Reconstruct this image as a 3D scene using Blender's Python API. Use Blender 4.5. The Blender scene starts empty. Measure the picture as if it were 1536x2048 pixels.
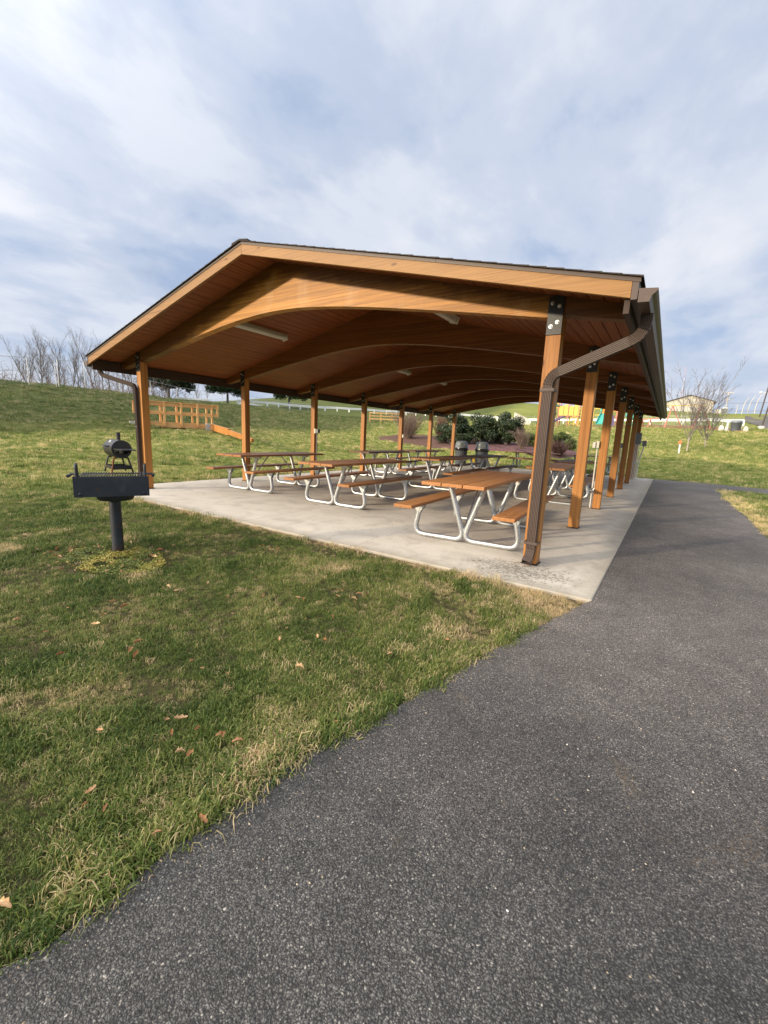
import bpy, math, random
import numpy as np
from mathutils import Vector, Matrix
sc = bpy.context.scene
COL = sc.collection
R = math.radians
# ------------------------------------------------------------------ camera
cam_d = bpy.data.cameras.new("camera")
cam = bpy.data.objects.new("camera", cam_d); COL.objects.link(cam); sc.camera = cam
cam_d.sensor_fit = 'VERTICAL'; cam_d.sensor_height = 24.0; cam_d.lens = 847.49/2048*24
cam_d.clip_start = 0.05; cam_d.clip_end = 3000
cam.matrix_world = Matrix(((0.8311658, -0.13365847, 0.53972106, 1.0515),
                           (0.55441374, 0.12538327, -0.82274203, -4.3803),
                           (0.04229445, 0.98306381, 0.17831638, 1.2549),
                           (0, 0, 0, 1)))
CX, CY = 1.0515, -4.3803
# ------------------------------------------------------------------ exposure
sc.view_settings.view_transform = 'Standard'
sc.view_settings.look = 'None'
sc.view_settings.exposure = 0.10
sc.view_settings.gamma = 1.0
# ------------------------------------------------------------------ sun
SUN_EL, SUN_AZ = R(13.5), R(31)          # light travels towards +y turned 33 deg to +x
sun_dir = Vector((-math.sin(SUN_AZ)*math.cos(SUN_EL), -math.cos(SUN_AZ)*math.cos(SUN_EL), math.sin(SUN_EL)))
sd = bpy.data.lights.new("sun", 'SUN'); sd.energy = 4.4; sd.angle = R(2.5); sd.color = (1.0, .82, .58)
so = bpy.data.objects.new("sun", sd); COL.objects.link(so)
so.rotation_euler = sun_dir.to_track_quat('Z', 'Y').to_euler()
# ------------------------------------------------------------------ world: Nishita sky behind a layer of cloud
w = bpy.data.worlds.new("World"); sc.world = w; w.use_nodes = True
nt = w.node_tree; nt.nodes.clear()
def N(nt, t, **k):
    n = nt.nodes.new(t)
    for a, v in k.items():
        if a == 'i':
            for kk, vv in v.items(): n.inputs[kk].default_value = vv
        else: setattr(n, a, v)
    return n
def ramp(nt, stops, interp='LINEAR'):
    n = nt.nodes.new('ShaderNodeValToRGB'); cr = n.color_ramp; cr.interpolation = interp
    while len(cr.elements) < len(stops): cr.elements.new(0.5)
    for e, (p, c) in zip(cr.elements, stops):
        e.position = p; e.color = (*c, 1) if len(c) == 3 else c
    return n
def mth(nt, op, a, b=None, c=None, clamp=False):
    n = nt.nodes.new('ShaderNodeMath'); n.operation = op; n.use_clamp = clamp
    for i, v in enumerate((a, b, c)):
        if v is None: continue
        if isinstance(v, (int, float)): n.inputs[i].default_value = v
        else: nt.links.new(v, n.inputs[i])
    return n.outputs[0]
def mixc(nt, f, a, b, mode='MIX'):
    n = nt.nodes.new('ShaderNodeMix'); n.data_type = 'RGBA'; n.blend_type = mode
    for s, v in ((n.inputs[0], f), (n.inputs[6], a), (n.inputs[7], b)):
        if isinstance(v, (int, float)): s.default_value = v
        elif isinstance(v, tuple): s.default_value = (*v, 1) if len(v) == 3 else v
        else: nt.links.new(v, s)
    return n.outputs[2]
def noise(nt, vec, scale, detail=4, rough=.55, dist=0, out=0):
    n = nt.nodes.new('ShaderNodeTexNoise')
    n.inputs['Scale'].default_value = scale; n.inputs['Detail'].default_value = detail
    n.inputs['Roughness'].default_value = rough; n.inputs['Distortion'].default_value = dist
    nt.links.new(vec, n.inputs['Vector']); return n.outputs[out]
def mapping(nt, vec, scale=(1, 1, 1), loc=(0, 0, 0), rot=(0, 0, 0)):
    n = nt.nodes.new('ShaderNodeMapping')
    n.inputs['Scale'].default_value = scale; n.inputs['Location'].default_value = loc; n.inputs['Rotation'].default_value = rot
    nt.links.new(vec, n.inputs['Vector']); return n.outputs[0]

sky = N(nt, 'ShaderNodeTexSky', sky_type='NISHITA', sun_disc=False, sun_elevation=SUN_EL,
        sun_rotation=math.atan2(sun_dir.x, sun_dir.y), altitude=200, air_density=1.0, dust_density=1.2, ozone_density=1.4)
tc = N(nt, 'ShaderNodeTexCoord')
sep = N(nt, 'ShaderNodeSeparateXYZ'); nt.links.new(tc.outputs['Generated'], sep.inputs[0])
zz = mth(nt, 'ADD', mth(nt, 'ABSOLUTE', sep.outputs[2]), .22)
cmb = N(nt, 'ShaderNodeCombineXYZ')
nt.links.new(mth(nt, 'DIVIDE', sep.outputs[0], zz), cmb.inputs[0])
nt.links.new(mth(nt, 'DIVIDE', sep.outputs[1], zz), cmb.inputs[1])
cv = mapping(nt, cmb.outputs[0], scale=(1.0, .8, 1), rot=(0, 0, R(25)), loc=(3.1, 1.7, 0))
n1 = noise(nt, cv, 1.9, 8, .54, .3)
n2 = noise(nt, mapping(nt, cmb.outputs[0], scale=(1.2, .8, 1), loc=(9, 4, 2), rot=(0, 0, R(25))), 3.4, 6, .55, .3)
cl = mth(nt, 'ADD', mth(nt, 'MULTIPLY', n1, .68), mth(nt, 'MULTIPLY', n2, .32))
cover = ramp(nt, [(.36, (.30,)*3), (.46, (.72,)*3), (.56, (1,)*3)], 'EASE'); nt.links.new(cl, cover.inputs[0])
shade_n = noise(nt, mapping(nt, cmb.outputs[0], scale=(.9, .7, 1), loc=(-5, 8, 1)), 1.5, 6, .52, .3)
ccol = ramp(nt, [(.30, (.45, .52, .65)), (.43, (.56, .625, .755)), (.53, (.67, .72, .825)), (.66, (.80, .82, .88))], 'EASE')
nt.links.new(mth(nt, 'ADD', mth(nt, 'MULTIPLY', shade_n, .45), mth(nt, 'MULTIPLY', cl, .55)), ccol.inputs[0])
skyscaled = mixc(nt, 1.0, sky.outputs[0], (.105, .105, .105), 'MULTIPLY')
blue = mixc(nt, .75, skyscaled, (.38, .51, .77))
fin = mixc(nt, cover.outputs[0], blue, ccol.outputs[0])
# glow added to the sky behind the camera, sunward and overhead, brightens the ground
vd = N(nt, 'ShaderNodeVectorMath', operation='DOT_PRODUCT'); nt.links.new(tc.outputs['Generated'], vd.inputs[0])
vd.inputs[1].default_value = (sun_dir.x*.58, sun_dir.y*.58, .82)
gl = mth(nt, 'POWER', mth(nt, 'MULTIPLY_ADD', vd.outputs['Value'], .5, .5, True), 12.0)
gcol = mixc(nt, 1.0, fin, (1.14, 1.0, .80), 'MULTIPLY')
gs = N(nt, 'ShaderNodeVectorMath', operation='SCALE'); nt.links.new(gcol, gs.inputs[0]); nt.links.new(mth(nt, 'MULTIPLY', gl, 8.0), gs.inputs['Scale'])
fin = mixc(nt, 1.0, fin, gs.outputs[0], 'ADD')
bg = N(nt, 'ShaderNodeBackground'); bg.inputs['Strength'].default_value = 1.0
nt.links.new(fin, bg.inputs['Color'])
wo = N(nt, 'ShaderNodeOutputWorld'); nt.links.new(bg.outputs[0], wo.inputs[0])

# ------------------------------------------------------------------ mesh helpers
class MB:
    def __init__(s): s.v = []; s.f = []; s.sm = []
    def add(s, vs, fs, smooth=False):
        b = len(s.v); s.v += [tuple(p) for p in vs]
        for f in fs: s.f.append(tuple(i+b for i in f)); s.sm.append(smooth)
    def box(s, x0, x1, y0, y1, z0, z1, M=None):
        vs = [(x, y, z) for z in (z0, z1) for y in (y0, y1) for x in (x0, x1)]
        if M is not None: vs = [tuple(M @ Vector(p)) for p in vs]
        s.add(vs, [(0, 2, 3, 1), (4, 5, 7, 6), (0, 1, 5, 4), (2, 6, 7, 3), (0, 4, 6, 2), (1, 3, 7, 5)])
    def cbox(s, c, size, M=None):
        x, y, z = c; a, b, d = [t/2 for t in size]
        if M is None: s.box(x-a, x+a, y-b, y+b, z-d, z+d)
        else: s.box(-a, a, -b, b, -d, d, Matrix.Translation(c) @ M)
    def bar(s, p, q, wd, ht, up=(0, 0, 1)):
        p = Vector(p); q = Vector(q); d = q-p; L = d.length; d.normalize()
        u = Vector(up)
        if abs(d.dot(u)) > .99: u = Vector((0, 1, 0))
        sd_ = d.cross(u).normalized(); u = sd_.cross(d)
        M = Matrix((sd_, d, u)).transposed().to_4x4(); M.translation = p
        s.box(-wd/2, wd/2, 0, L, -ht/2, ht/2, M)
    def tube(s, path, r, n=10, caps=True, closed=False, smooth=True):
        P = [Vector(p) for p in path]; m = len(P)
        rr = r if isinstance(r, (list, tuple)) else [r]*m
        T = []
        for i in range(m):
            a = P[(i-1) % m] if (closed or i > 0) else P[i]; b = P[(i+1) % m] if (closed or i < m-1) else P[i]
            T.append((b-a).normalized())
        u = Vector((0, 0, 1)) if abs(T[0].z) < .9 else Vector((1, 0, 0))
        u = (u-T[0]*u.dot(T[0])).normalized(); vs = []
        for i in range(m):
            u = (u-T[i]*u.dot(T[i])).normalized(); w_ = T[i].cross(u)
            for k in range(n):
                a = 2*math.pi*k/n; vs.append(P[i]+(u*math.cos(a)+w_*math.sin(a))*rr[i])
        fs = []
        for i in range(m if closed else m-1):
            j = (i+1) % m
            for k in range(n): fs.append((i*n+k, i*n+(k+1) % n, j*n+(k+1) % n, j*n+k))
        s.add(vs, fs, smooth)
        if caps and not closed:
            b = len(s.v)-m*n
            s.add([s.v[b+k] for k in range(n)], [tuple(reversed(range(n)))]); s.add([s.v[b+(m-1)*n+k] for k in range(n)], [tuple(range(n))])
    def lathe(s, prof, n=24, M=None, smooth=True):
        vs = []
        for r, z in prof:
            for k in range(n):
                a = 2*math.pi*k/n; p = Vector((r*math.cos(a), r*math.sin(a), z)); vs.append(M @ p if M is not None else p)
        fs = []
        for i in range(len(prof)-1):
            for k in range(n): fs.append((i*n+k, i*n+(k+1) % n, (i+1)*n+(k+1) % n, (i+1)*n+k))
        s.add(vs, fs, smooth)
        b = len(s.v)-len(vs)
        q = (len(prof)-1)*n
        if prof[0][0] > 1e-4: s.add([s.v[b+k] for k in range(n)], [tuple(reversed(range(n)))])
        if prof[-1][0] > 1e-4: s.add([s.v[b+q+k] for k in range(n)], [tuple(range(n))])
    def extrude_y(s, poly, y0, y1, caps=True, smooth=False):      # poly: list of (x,z)
        n = len(poly)
        vs = [(x, y0, z) for x, z in poly]+[(x, y1, z) for x, z in poly]
        s.add(vs, [(i, (i+1) % n, n+(i+1) % n, n+i) for i in range(n)], smooth)
        if caps:
            b = len(s.v)-2*n
            s.f.append(tuple(b+i for i in reversed(range(n)))); s.sm.append(False)
            s.f.append(tuple(b+n+i for i in range(n))); s.sm.append(False)
    def prism(s, pts, vec):                                         # planar polygon swept along vec
        n = len(pts); v = Vector(vec)
        vs = [Vector(p) for p in pts]+[Vector(p)+v for p in pts]
        s.add(vs, [(i, (i+1) % n, n+(i+1) % n, n+i) for i in range(n)]+[tuple(reversed(range(n))), tuple(range(n, 2*n))])
    def build(s, name, mat, parent=None, bevel=0, loc=(0, 0, 0)):
        me = bpy.data.meshes.new(name); me.from_pydata(s.v, [], s.f)
        me.polygons.foreach_set('use_smooth', s.sm); me.materials.append(mat); me.validate()
        import bmesh
        bm = bmesh.new(); bm.from_mesh(me); bmesh.ops.recalc_face_normals(bm, faces=bm.faces); bm.to_mesh(me); bm.free()
        o = bpy.data.objects.new(name, me); COL.objects.link(o); o.location = loc
        if parent: o.parent = parent
        if bevel:
            m = o.modifiers.new('bevel', 'BEVEL'); m.width = bevel; m.segments = 2; m.limit_method = 'ANGLE'; m.angle_limit = R(40)
        return o
def raw(name, V, F, mat, parent=None, attrs=None, smooth=False):
    """fast mesh: V (n,3), F (m,k)"""
    V = np.asarray(V, np.float32); F = np.asarray(F, np.int32); k = F.shape[1]
    me = bpy.data.meshes.new(name); me.vertices.add(len(V)); me.vertices.foreach_set('co', V.ravel())
    me.loops.add(F.size); me.loops.foreach_set('vertex_index', F.ravel())
    me.polygons.add(len(F)); me.polygons.foreach_set('loop_start', np.arange(len(F), dtype=np.int32)*k)
    me.polygons.foreach_set('loop_total', np.full(len(F), k, np.int32))
    me.polygons.foreach_set('use_smooth', np.full(len(F), smooth))
    me.update(calc_edges=True)
    for an, (dom, typ, arr) in (attrs or {}).items():
        a = me.attributes.new(an, typ, dom)
        a.data.foreach_set('vector' if typ == 'FLOAT_VECTOR' else 'value', np.asarray(arr).ravel())
    me.materials.append(mat)
    o = bpy.data.objects.new(name, me)
    if parent: o.parent = parent
    return o
def link(o): COL.objects.link(o); return o
def tag(o, label=None, cat=None, group=None, kind=None):
    if label: o['label'] = label
    if cat: o['category'] = cat
    if group: o['group'] = group
    if kind: o['kind'] = kind
    return o
def empty(name, loc=(0, 0, 0), rz=0, label=None, cat=None, group=None):
    o = bpy.data.objects.new(name, None); COL.objects.link(o); o.location = loc; o.rotation_euler = (0, 0, rz)
    o.empty_display_size = .1
    return tag(o, label, cat, group)
def copy_tree(o, parent=None):
    c = o.copy(); COL.objects.link(c); c.parent = parent
    for ch in list(o.children): copy_tree(ch, c)
    return c

# ------------------------------------------------------------------ materials
def mat_new(name):
    m = bpy.data.materials.new(name); m.use_nodes = True; nt = m.node_tree; nt.nodes.clear()
    out = N(nt, 'ShaderNodeOutputMaterial'); b = N(nt, 'ShaderNodeBsdfPrincipled'); nt.links.new(b.outputs[0], out.inputs[0])
    return m, nt, b, out
def bump(nt, b, h, strength, dist=.01, prev=None):
    n = N(nt, 'ShaderNodeBump'); n.inputs['Strength'].default_value = strength; n.inputs['Distance'].default_value = dist
    nt.links.new(h, n.inputs['Height'])
    if prev is not None: nt.links.new(prev, n.inputs['Normal'])
    nt.links.new(n.outputs[0], b.inputs['Normal']); return n.outputs[0]
def coord(nt, which='Object', rnd=True):
    tc = N(nt, 'ShaderNodeTexCoord'); v = tc.outputs[which]
    if rnd:
        oi = N(nt, 'ShaderNodeObjectInfo'); a = N(nt, 'ShaderNodeVectorMath', operation='ADD')
        c = N(nt, 'ShaderNodeCombineXYZ'); r = mth(nt, 'MULTIPLY', oi.outputs['Random'], 13.7)
        for i in range(3): nt.links.new(r, c.inputs[i])
        nt.links.new(v, a.inputs[0]); nt.links.new(c.outputs[0], a.inputs[1]); v = a.outputs[0]
    return v
def plain(name, col, rough=.6, metal=0, var=.12, nscale=8, bmp=.1, spec=.5, trans=None):
    m, nt, b, out = mat_new(name); v = coord(nt)
    n = noise(nt, v, nscale, 5)
    c = mixc(nt, n, tuple(t*(1-var) for t in col), tuple(min(1, t*(1+var)) for t in col))
    nt.links.new(c, b.inputs['Base Color']); b.inputs['Roughness'].default_value = rough; b.inputs['Metallic'].default_value = metal
    b.inputs['Specular IOR Level'].default_value = spec
    if bmp: bump(nt, b, noise(nt, v, nscale*8, 3), bmp, .004)
    return m
def wood(name, c_dark, c_lite, axis, rough=.55, knots=True, gscale=1.0, stain=None):
    m, nt, b, out = mat_new(name); v = coord(nt)
    s = {'x': (.7, 36, 36), 'y': (36, .7, 36), 'z': (36, 36, .7)}[axis]
    s = tuple(t*gscale for t in s)
    g = noise(nt, mapping(nt, v, scale=s), 1.0, 6, .62, .15)
    g2 = noise(nt, v, 1.3, 3)
    fac = mth(nt, 'ADD', mth(nt, 'MULTIPLY', g, .85), mth(nt, 'MULTIPLY', g2, .18))
    rp = ramp(nt, [(.33, c_dark), (.62, c_lite)]); nt.links.new(fac, rp.inputs[0]); c = rp.outputs[0]
    fine = noise(nt, mapping(nt, v, scale=tuple(t*4 for t in s)), 1.0, 3, .6)
    fr = ramp(nt, [(.30, (.62, .58, .55)), (.45, (1, 1, 1))]); nt.links.new(fine, fr.inputs[0])
    c = mixc(nt, .7, c, fr.outputs[0], 'MULTIPLY')
    if knots:
        ks = {'x': (2.2, 7, 7), 'y': (7, 2.2, 7), 'z': (7, 7, 2.2)}[axis]
        vo = N(nt, 'ShaderNodeTexVoronoi'); vo.inputs['Scale'].default_value = .8; nt.links.new(mapping(nt, v, scale=ks), vo.inputs['Vector'])
        kr = ramp(nt, [(.035, (.25, .2, .18)), (.085, (1, 1, 1))]); nt.links.new(vo.outputs['Distance'], kr.inputs[0])
        c = mixc(nt, .8, c, kr.outputs[0], 'MULTIPLY')
    oi = N(nt, 'ShaderNodeObjectInfo')
    ck = ramp(nt, [(.27, (.38, .30, .26)), (.33, (1,)*3)]); nt.links.new(noise(nt, mapping(nt, v, scale=tuple(t*1.6 if t > 5 else t*.9 for t in s), loc=(3, 7, 5)), 1.0, 3, .5, .1), ck.inputs[0])
    c = mixc(nt, .85, c, ck.outputs[0], 'MULTIPLY')
    b.inputs['Specular IOR Level'].default_value = .3
    hv = N(nt, 'ShaderNodeHueSaturation'); nt.links.new(c, hv.inputs['Color'])
    nt.links.new(mth(nt, 'ADD', mth(nt, 'MULTIPLY', oi.outputs['Random'], .26), .87), hv.inputs['Value'])
    nt.links.new(hv.outputs[0], b.inputs['Base Color']); b.inputs['Roughness'].default_value = rough
    bump(nt, b, g, .25, .004)
    return m
M = {}
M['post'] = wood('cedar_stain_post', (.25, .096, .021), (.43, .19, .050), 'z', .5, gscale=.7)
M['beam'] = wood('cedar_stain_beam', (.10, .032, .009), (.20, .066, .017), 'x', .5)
def laminate(m):
    nt = m.node_tree; b = [n for n in nt.nodes if n.type == 'BSDF_PRINCIPLED'][0]; c = b.inputs['Base Color'].links[0].from_socket
    sp = N(nt, 'ShaderNodeSeparateXYZ'); nt.links.new(N(nt, 'ShaderNodeTexCoord').outputs['Object'], sp.inputs[0])
    q = mth(nt, 'MULTIPLY', sp.outputs[2], 1/.038); ln = mth(nt, 'LESS_THAN', mth(nt, 'FRACT', q), .07)
    wn = N(nt, 'ShaderNodeTexWhiteNoise', noise_dimensions='1D'); nt.links.new(mth(nt, 'FLOOR', q), wn.inputs['W'])
    k = mth(nt, 'MULTIPLY', mth(nt, 'MULTIPLY_ADD', wn.outputs[0], .30, .85), mth(nt, 'SUBTRACT', 1, mth(nt, 'MULTIPLY', ln, .35)))
    cc = N(nt, 'ShaderNodeCombineXYZ'); [nt.links.new(k, cc.inputs[i]) for i in range(3)]
    nt.links.new(mixc(nt, 1, c, cc.outputs[0], 'MULTIPLY'), b.inputs['Base Color'])
laminate(M['beam'])
def banded_beam():  # golden lower band, darker above a streaky line sloping with the roof
    m = wood('banded_front_beam', (.32, .125, .020), (.54, .25, .048), 'x', .5); nt = m.node_tree
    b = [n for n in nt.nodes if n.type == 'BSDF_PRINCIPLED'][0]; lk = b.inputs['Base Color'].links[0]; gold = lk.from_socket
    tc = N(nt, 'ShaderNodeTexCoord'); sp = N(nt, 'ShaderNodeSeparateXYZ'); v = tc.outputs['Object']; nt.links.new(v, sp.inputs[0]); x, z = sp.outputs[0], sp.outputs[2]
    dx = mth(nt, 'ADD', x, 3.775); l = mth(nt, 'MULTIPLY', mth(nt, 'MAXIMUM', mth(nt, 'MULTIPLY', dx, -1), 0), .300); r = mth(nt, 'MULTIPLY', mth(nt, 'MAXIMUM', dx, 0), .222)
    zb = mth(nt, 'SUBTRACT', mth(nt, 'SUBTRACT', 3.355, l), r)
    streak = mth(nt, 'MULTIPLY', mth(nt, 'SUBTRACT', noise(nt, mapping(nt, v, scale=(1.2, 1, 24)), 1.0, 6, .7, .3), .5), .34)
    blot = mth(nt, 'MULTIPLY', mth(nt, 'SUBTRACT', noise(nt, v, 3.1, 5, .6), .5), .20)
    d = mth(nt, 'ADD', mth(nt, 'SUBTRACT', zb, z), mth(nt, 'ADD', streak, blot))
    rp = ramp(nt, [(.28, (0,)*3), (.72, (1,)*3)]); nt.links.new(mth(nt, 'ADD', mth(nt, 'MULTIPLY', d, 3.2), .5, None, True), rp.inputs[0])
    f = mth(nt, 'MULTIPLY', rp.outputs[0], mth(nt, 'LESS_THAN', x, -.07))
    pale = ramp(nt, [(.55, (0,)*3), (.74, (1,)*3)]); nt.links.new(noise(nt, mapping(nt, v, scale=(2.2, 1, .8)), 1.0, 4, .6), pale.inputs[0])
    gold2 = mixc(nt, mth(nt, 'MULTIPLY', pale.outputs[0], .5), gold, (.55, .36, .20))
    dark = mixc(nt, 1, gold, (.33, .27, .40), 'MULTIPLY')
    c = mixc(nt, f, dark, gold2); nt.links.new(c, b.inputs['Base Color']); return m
M['front'] = banded_beam(); laminate(M['front'])
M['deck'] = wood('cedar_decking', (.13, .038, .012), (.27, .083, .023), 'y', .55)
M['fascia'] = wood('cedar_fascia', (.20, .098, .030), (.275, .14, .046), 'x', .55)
M['top'] = wood('table_planks', (.24, .100, .034), (.38, .170, .060), 'y', .42, gscale=1.2)
M['topx'] = wood('table_planks_weathered', (.13, .062, .035), (.25, .115, .055), 'y', .5)
M['bridge'] = wood('bridge_timber', (.52, .27, .10), (.74, .42, .175), 'x', .7)
M['rail'] = wood('rail_timber', (.36, .21, .08), (.55, .34, .14), 'x', .7)
M['brown'] = plain('brown_metal', (.082, .056, .045), .5, .0, .1, 3, .03, .35)
M['eave'] = plain('dark_eave_trim', (.045, .026, .018), .6, 0, .2, 3, .05, .3)
M['black'] = plain('black_steel', (.012, .013, .015), .42, .0, .3, 6, .1)
M['grill'] = plain('grill_steel', (.028, .033, .042), .5, .35, .35, 7, .25)
M['rust'] = plain('rusty_steel', (.16, .055, .018), .8, .2, .4, 20, .3)
M['barrel'] = plain('barrel_steel', (.035, .032, .033), .38, .4, .2, 5, .08)
M['chrome'] = plain('bright_bolt', (.62, .62, .60), .3, .9, .05, 20, 0)
M['white'] = plain('white_paint', (.72, .72, .70), .5, 0, .06, 5, .05)
M['guard'] = plain('guardrail_zinc', (.72, .74, .75), .45, .1, .06, 2, .05)
M['conduit'] = plain('pale_conduit', (.60, .58, .53), .5, 0, .06, 5, .02)
M['greybox'] = plain('grey_enclosure', (.17, .18, .19), .5, .1, .1, 6, .05)
M['palebox'] = plain('pale_box', (.62, .58, .48), .5, 0, .08, 8, .03)
M['lamp'] = plain('lamp_diffuser', (.52, .50, .44), .35, 0, .08, 4, .02)
M['shingle'] = plain('asphalt_shingle', (.045, .036, .032), .95, 0, .4, 40, .5)
M['can'] = plain('trash_can_plastic', (.075, .085, .10), .45, 0, .12, 4, .05)
M['lid'] = plain('trash_lid_plastic', (.15, .175, .19), .4, 0, .12, 4, .05)
M['bag'] = plain('bin_liner', (.012, .012, .014), .25, 0, .3, 15, .5)
M['yellow'] = plain('yellow_plastic', (.60, .42, .07), .4, 0, .06, 3, .02)
M['orange'] = plain('orange_plastic', (.75, .26, .03), .4, 0, .06, 3, .02)
M['sign'] = plain('orange_sign', (.50, .13, .035), .5, 0, .06, 3, .02)
M['red'] = plain('red_paint', (.50, .16, .12), .45, 0, .06, 3, .02)
M['pink'] = plain('faded_red_paint', (.60, .20, .16), .5, 0, .06, 3, .02)
M['teal'] = plain('teal_plastic', (.05, .32, .26), .4, 0, .06, 3, .02)
M['green'] = plain('green_plastic', (.01, .12, .07), .4, 0, .06, 3, .02)
M['purple'] = plain('purple_plastic', (.10, .06, .14), .5, 0, .1, 3, .02)
M['cream'] = plain('cream_siding', (.47, .43, .37), .7, 0, .05, 1, .05)
M['roofdark'] = plain('dark_roof', (.06, .05, .05), .8, 0, .1, 2, .1)
M['stone'] = plain('pale_concrete', (.48, .45, .40), .9, 0, .2, 8, .3)
M['darkpole'] = plain('weathered_pole', (.07, .055, .045), .8, 0, .2, 5, .2)
M['bark'] = plain('winter_bark', (.15, .13, .12), .9, 0, .3, 9, .3)
M['barkpale'] = plain('pale_bark', (.33, .28, .22), .9, 0, .25, 9, .3)
M['barkred'] = plain('reddish_twigs', (.17, .085, .065), .9, 0, .3, 5, .2)
M['barkgrey'] = plain('greyish_twigs', (.20, .14, .11), .9, 0, .3, 5, .2)
def grime(m, col, scale, lo, hi, amt):
    nt = m.node_tree; b = [n for n in nt.nodes if n.type == 'BSDF_PRINCIPLED'][0]; c = b.inputs['Base Color'].links[0].from_socket
    r = ramp(nt, [(lo, (0,)*3), (hi, (1,)*3)]); nt.links.new(noise(nt, coord(nt), scale, 7, .72, .4), r.inputs[0])
    nt.links.new(mixc(nt, mth(nt, 'MULTIPLY', r.outputs[0], amt), c, col), b.inputs['Base Color'])
grime(M['grill'], (.13, .055, .025), 9, .56, .72, .6); grime(M['grill'], (.11, .115, .12), 4, .5, .75, .5)
grime(M['brown'], (.20, .17, .15), 12, .60, .78, .45); grime(M['barrel'], (.10, .09, .085), 11, .5, .8, .4)
def steel():
    m, nt, b, out = mat_new('galvanised_steel'); v = coord(nt)
    vo = N(nt, 'ShaderNodeTexVoronoi'); vo.inputs['Scale'].default_value = 45; nt.links.new(v, vo.inputs['Vector'])
    n = noise(nt, v, 6, 4)
    f = mth(nt, 'ADD', mth(nt, 'MULTIPLY', vo.outputs['Distance'], .5), mth(nt, 'MULTIPLY', n, .6))
    rp = ramp(nt, [(.25, (.32, .33, .34)), (.65, (.55, .57, .58))]); nt.links.new(f, rp.inputs[0])
    nt.links.new(rp.outputs[0], b.inputs['Base Color']); b.inputs['Metallic'].default_value = .8; b.inputs['Roughness'].default_value = .38
    return m
M['steel'] = steel()
def wire_mat():
    m, nt, b, out = mat_new('chain_link_wire'); tc = N(nt, 'ShaderNodeTexCoord'); v = tc.outputs['UV']
    b.inputs['Base Color'].default_value = (.42, .43, .43, 1); b.inputs['Metallic'].default_value = .3
    sp = N(nt, 'ShaderNodeSeparateXYZ'); nt.links.new(v, sp.inputs[0])
    fs = []
    for op in ('ADD', 'SUBTRACT'):
        a = mth(nt, op, sp.outputs[0], sp.outputs[1])
        fr = mth(nt, 'FRACT', mth(nt, 'MULTIPLY', a, 14.0))
        fs.append(mth(nt, 'LESS_THAN', fr, .045))
    f = mth(nt, 'MAXIMUM', fs[0], fs[1])
    tr = N(nt, 'ShaderNodeBsdfTransparent'); mx = N(nt, 'ShaderNodeMixShader')
    nt.links.new(f, mx.inputs[0]); nt.links.new(tr.outputs[0], mx.inputs[1]); nt.links.new(b.outputs[0], mx.inputs[2])
    nt.links.new(mx.outputs[0], out.inputs[0]); return m
M['wire'] = wire_mat()

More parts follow.
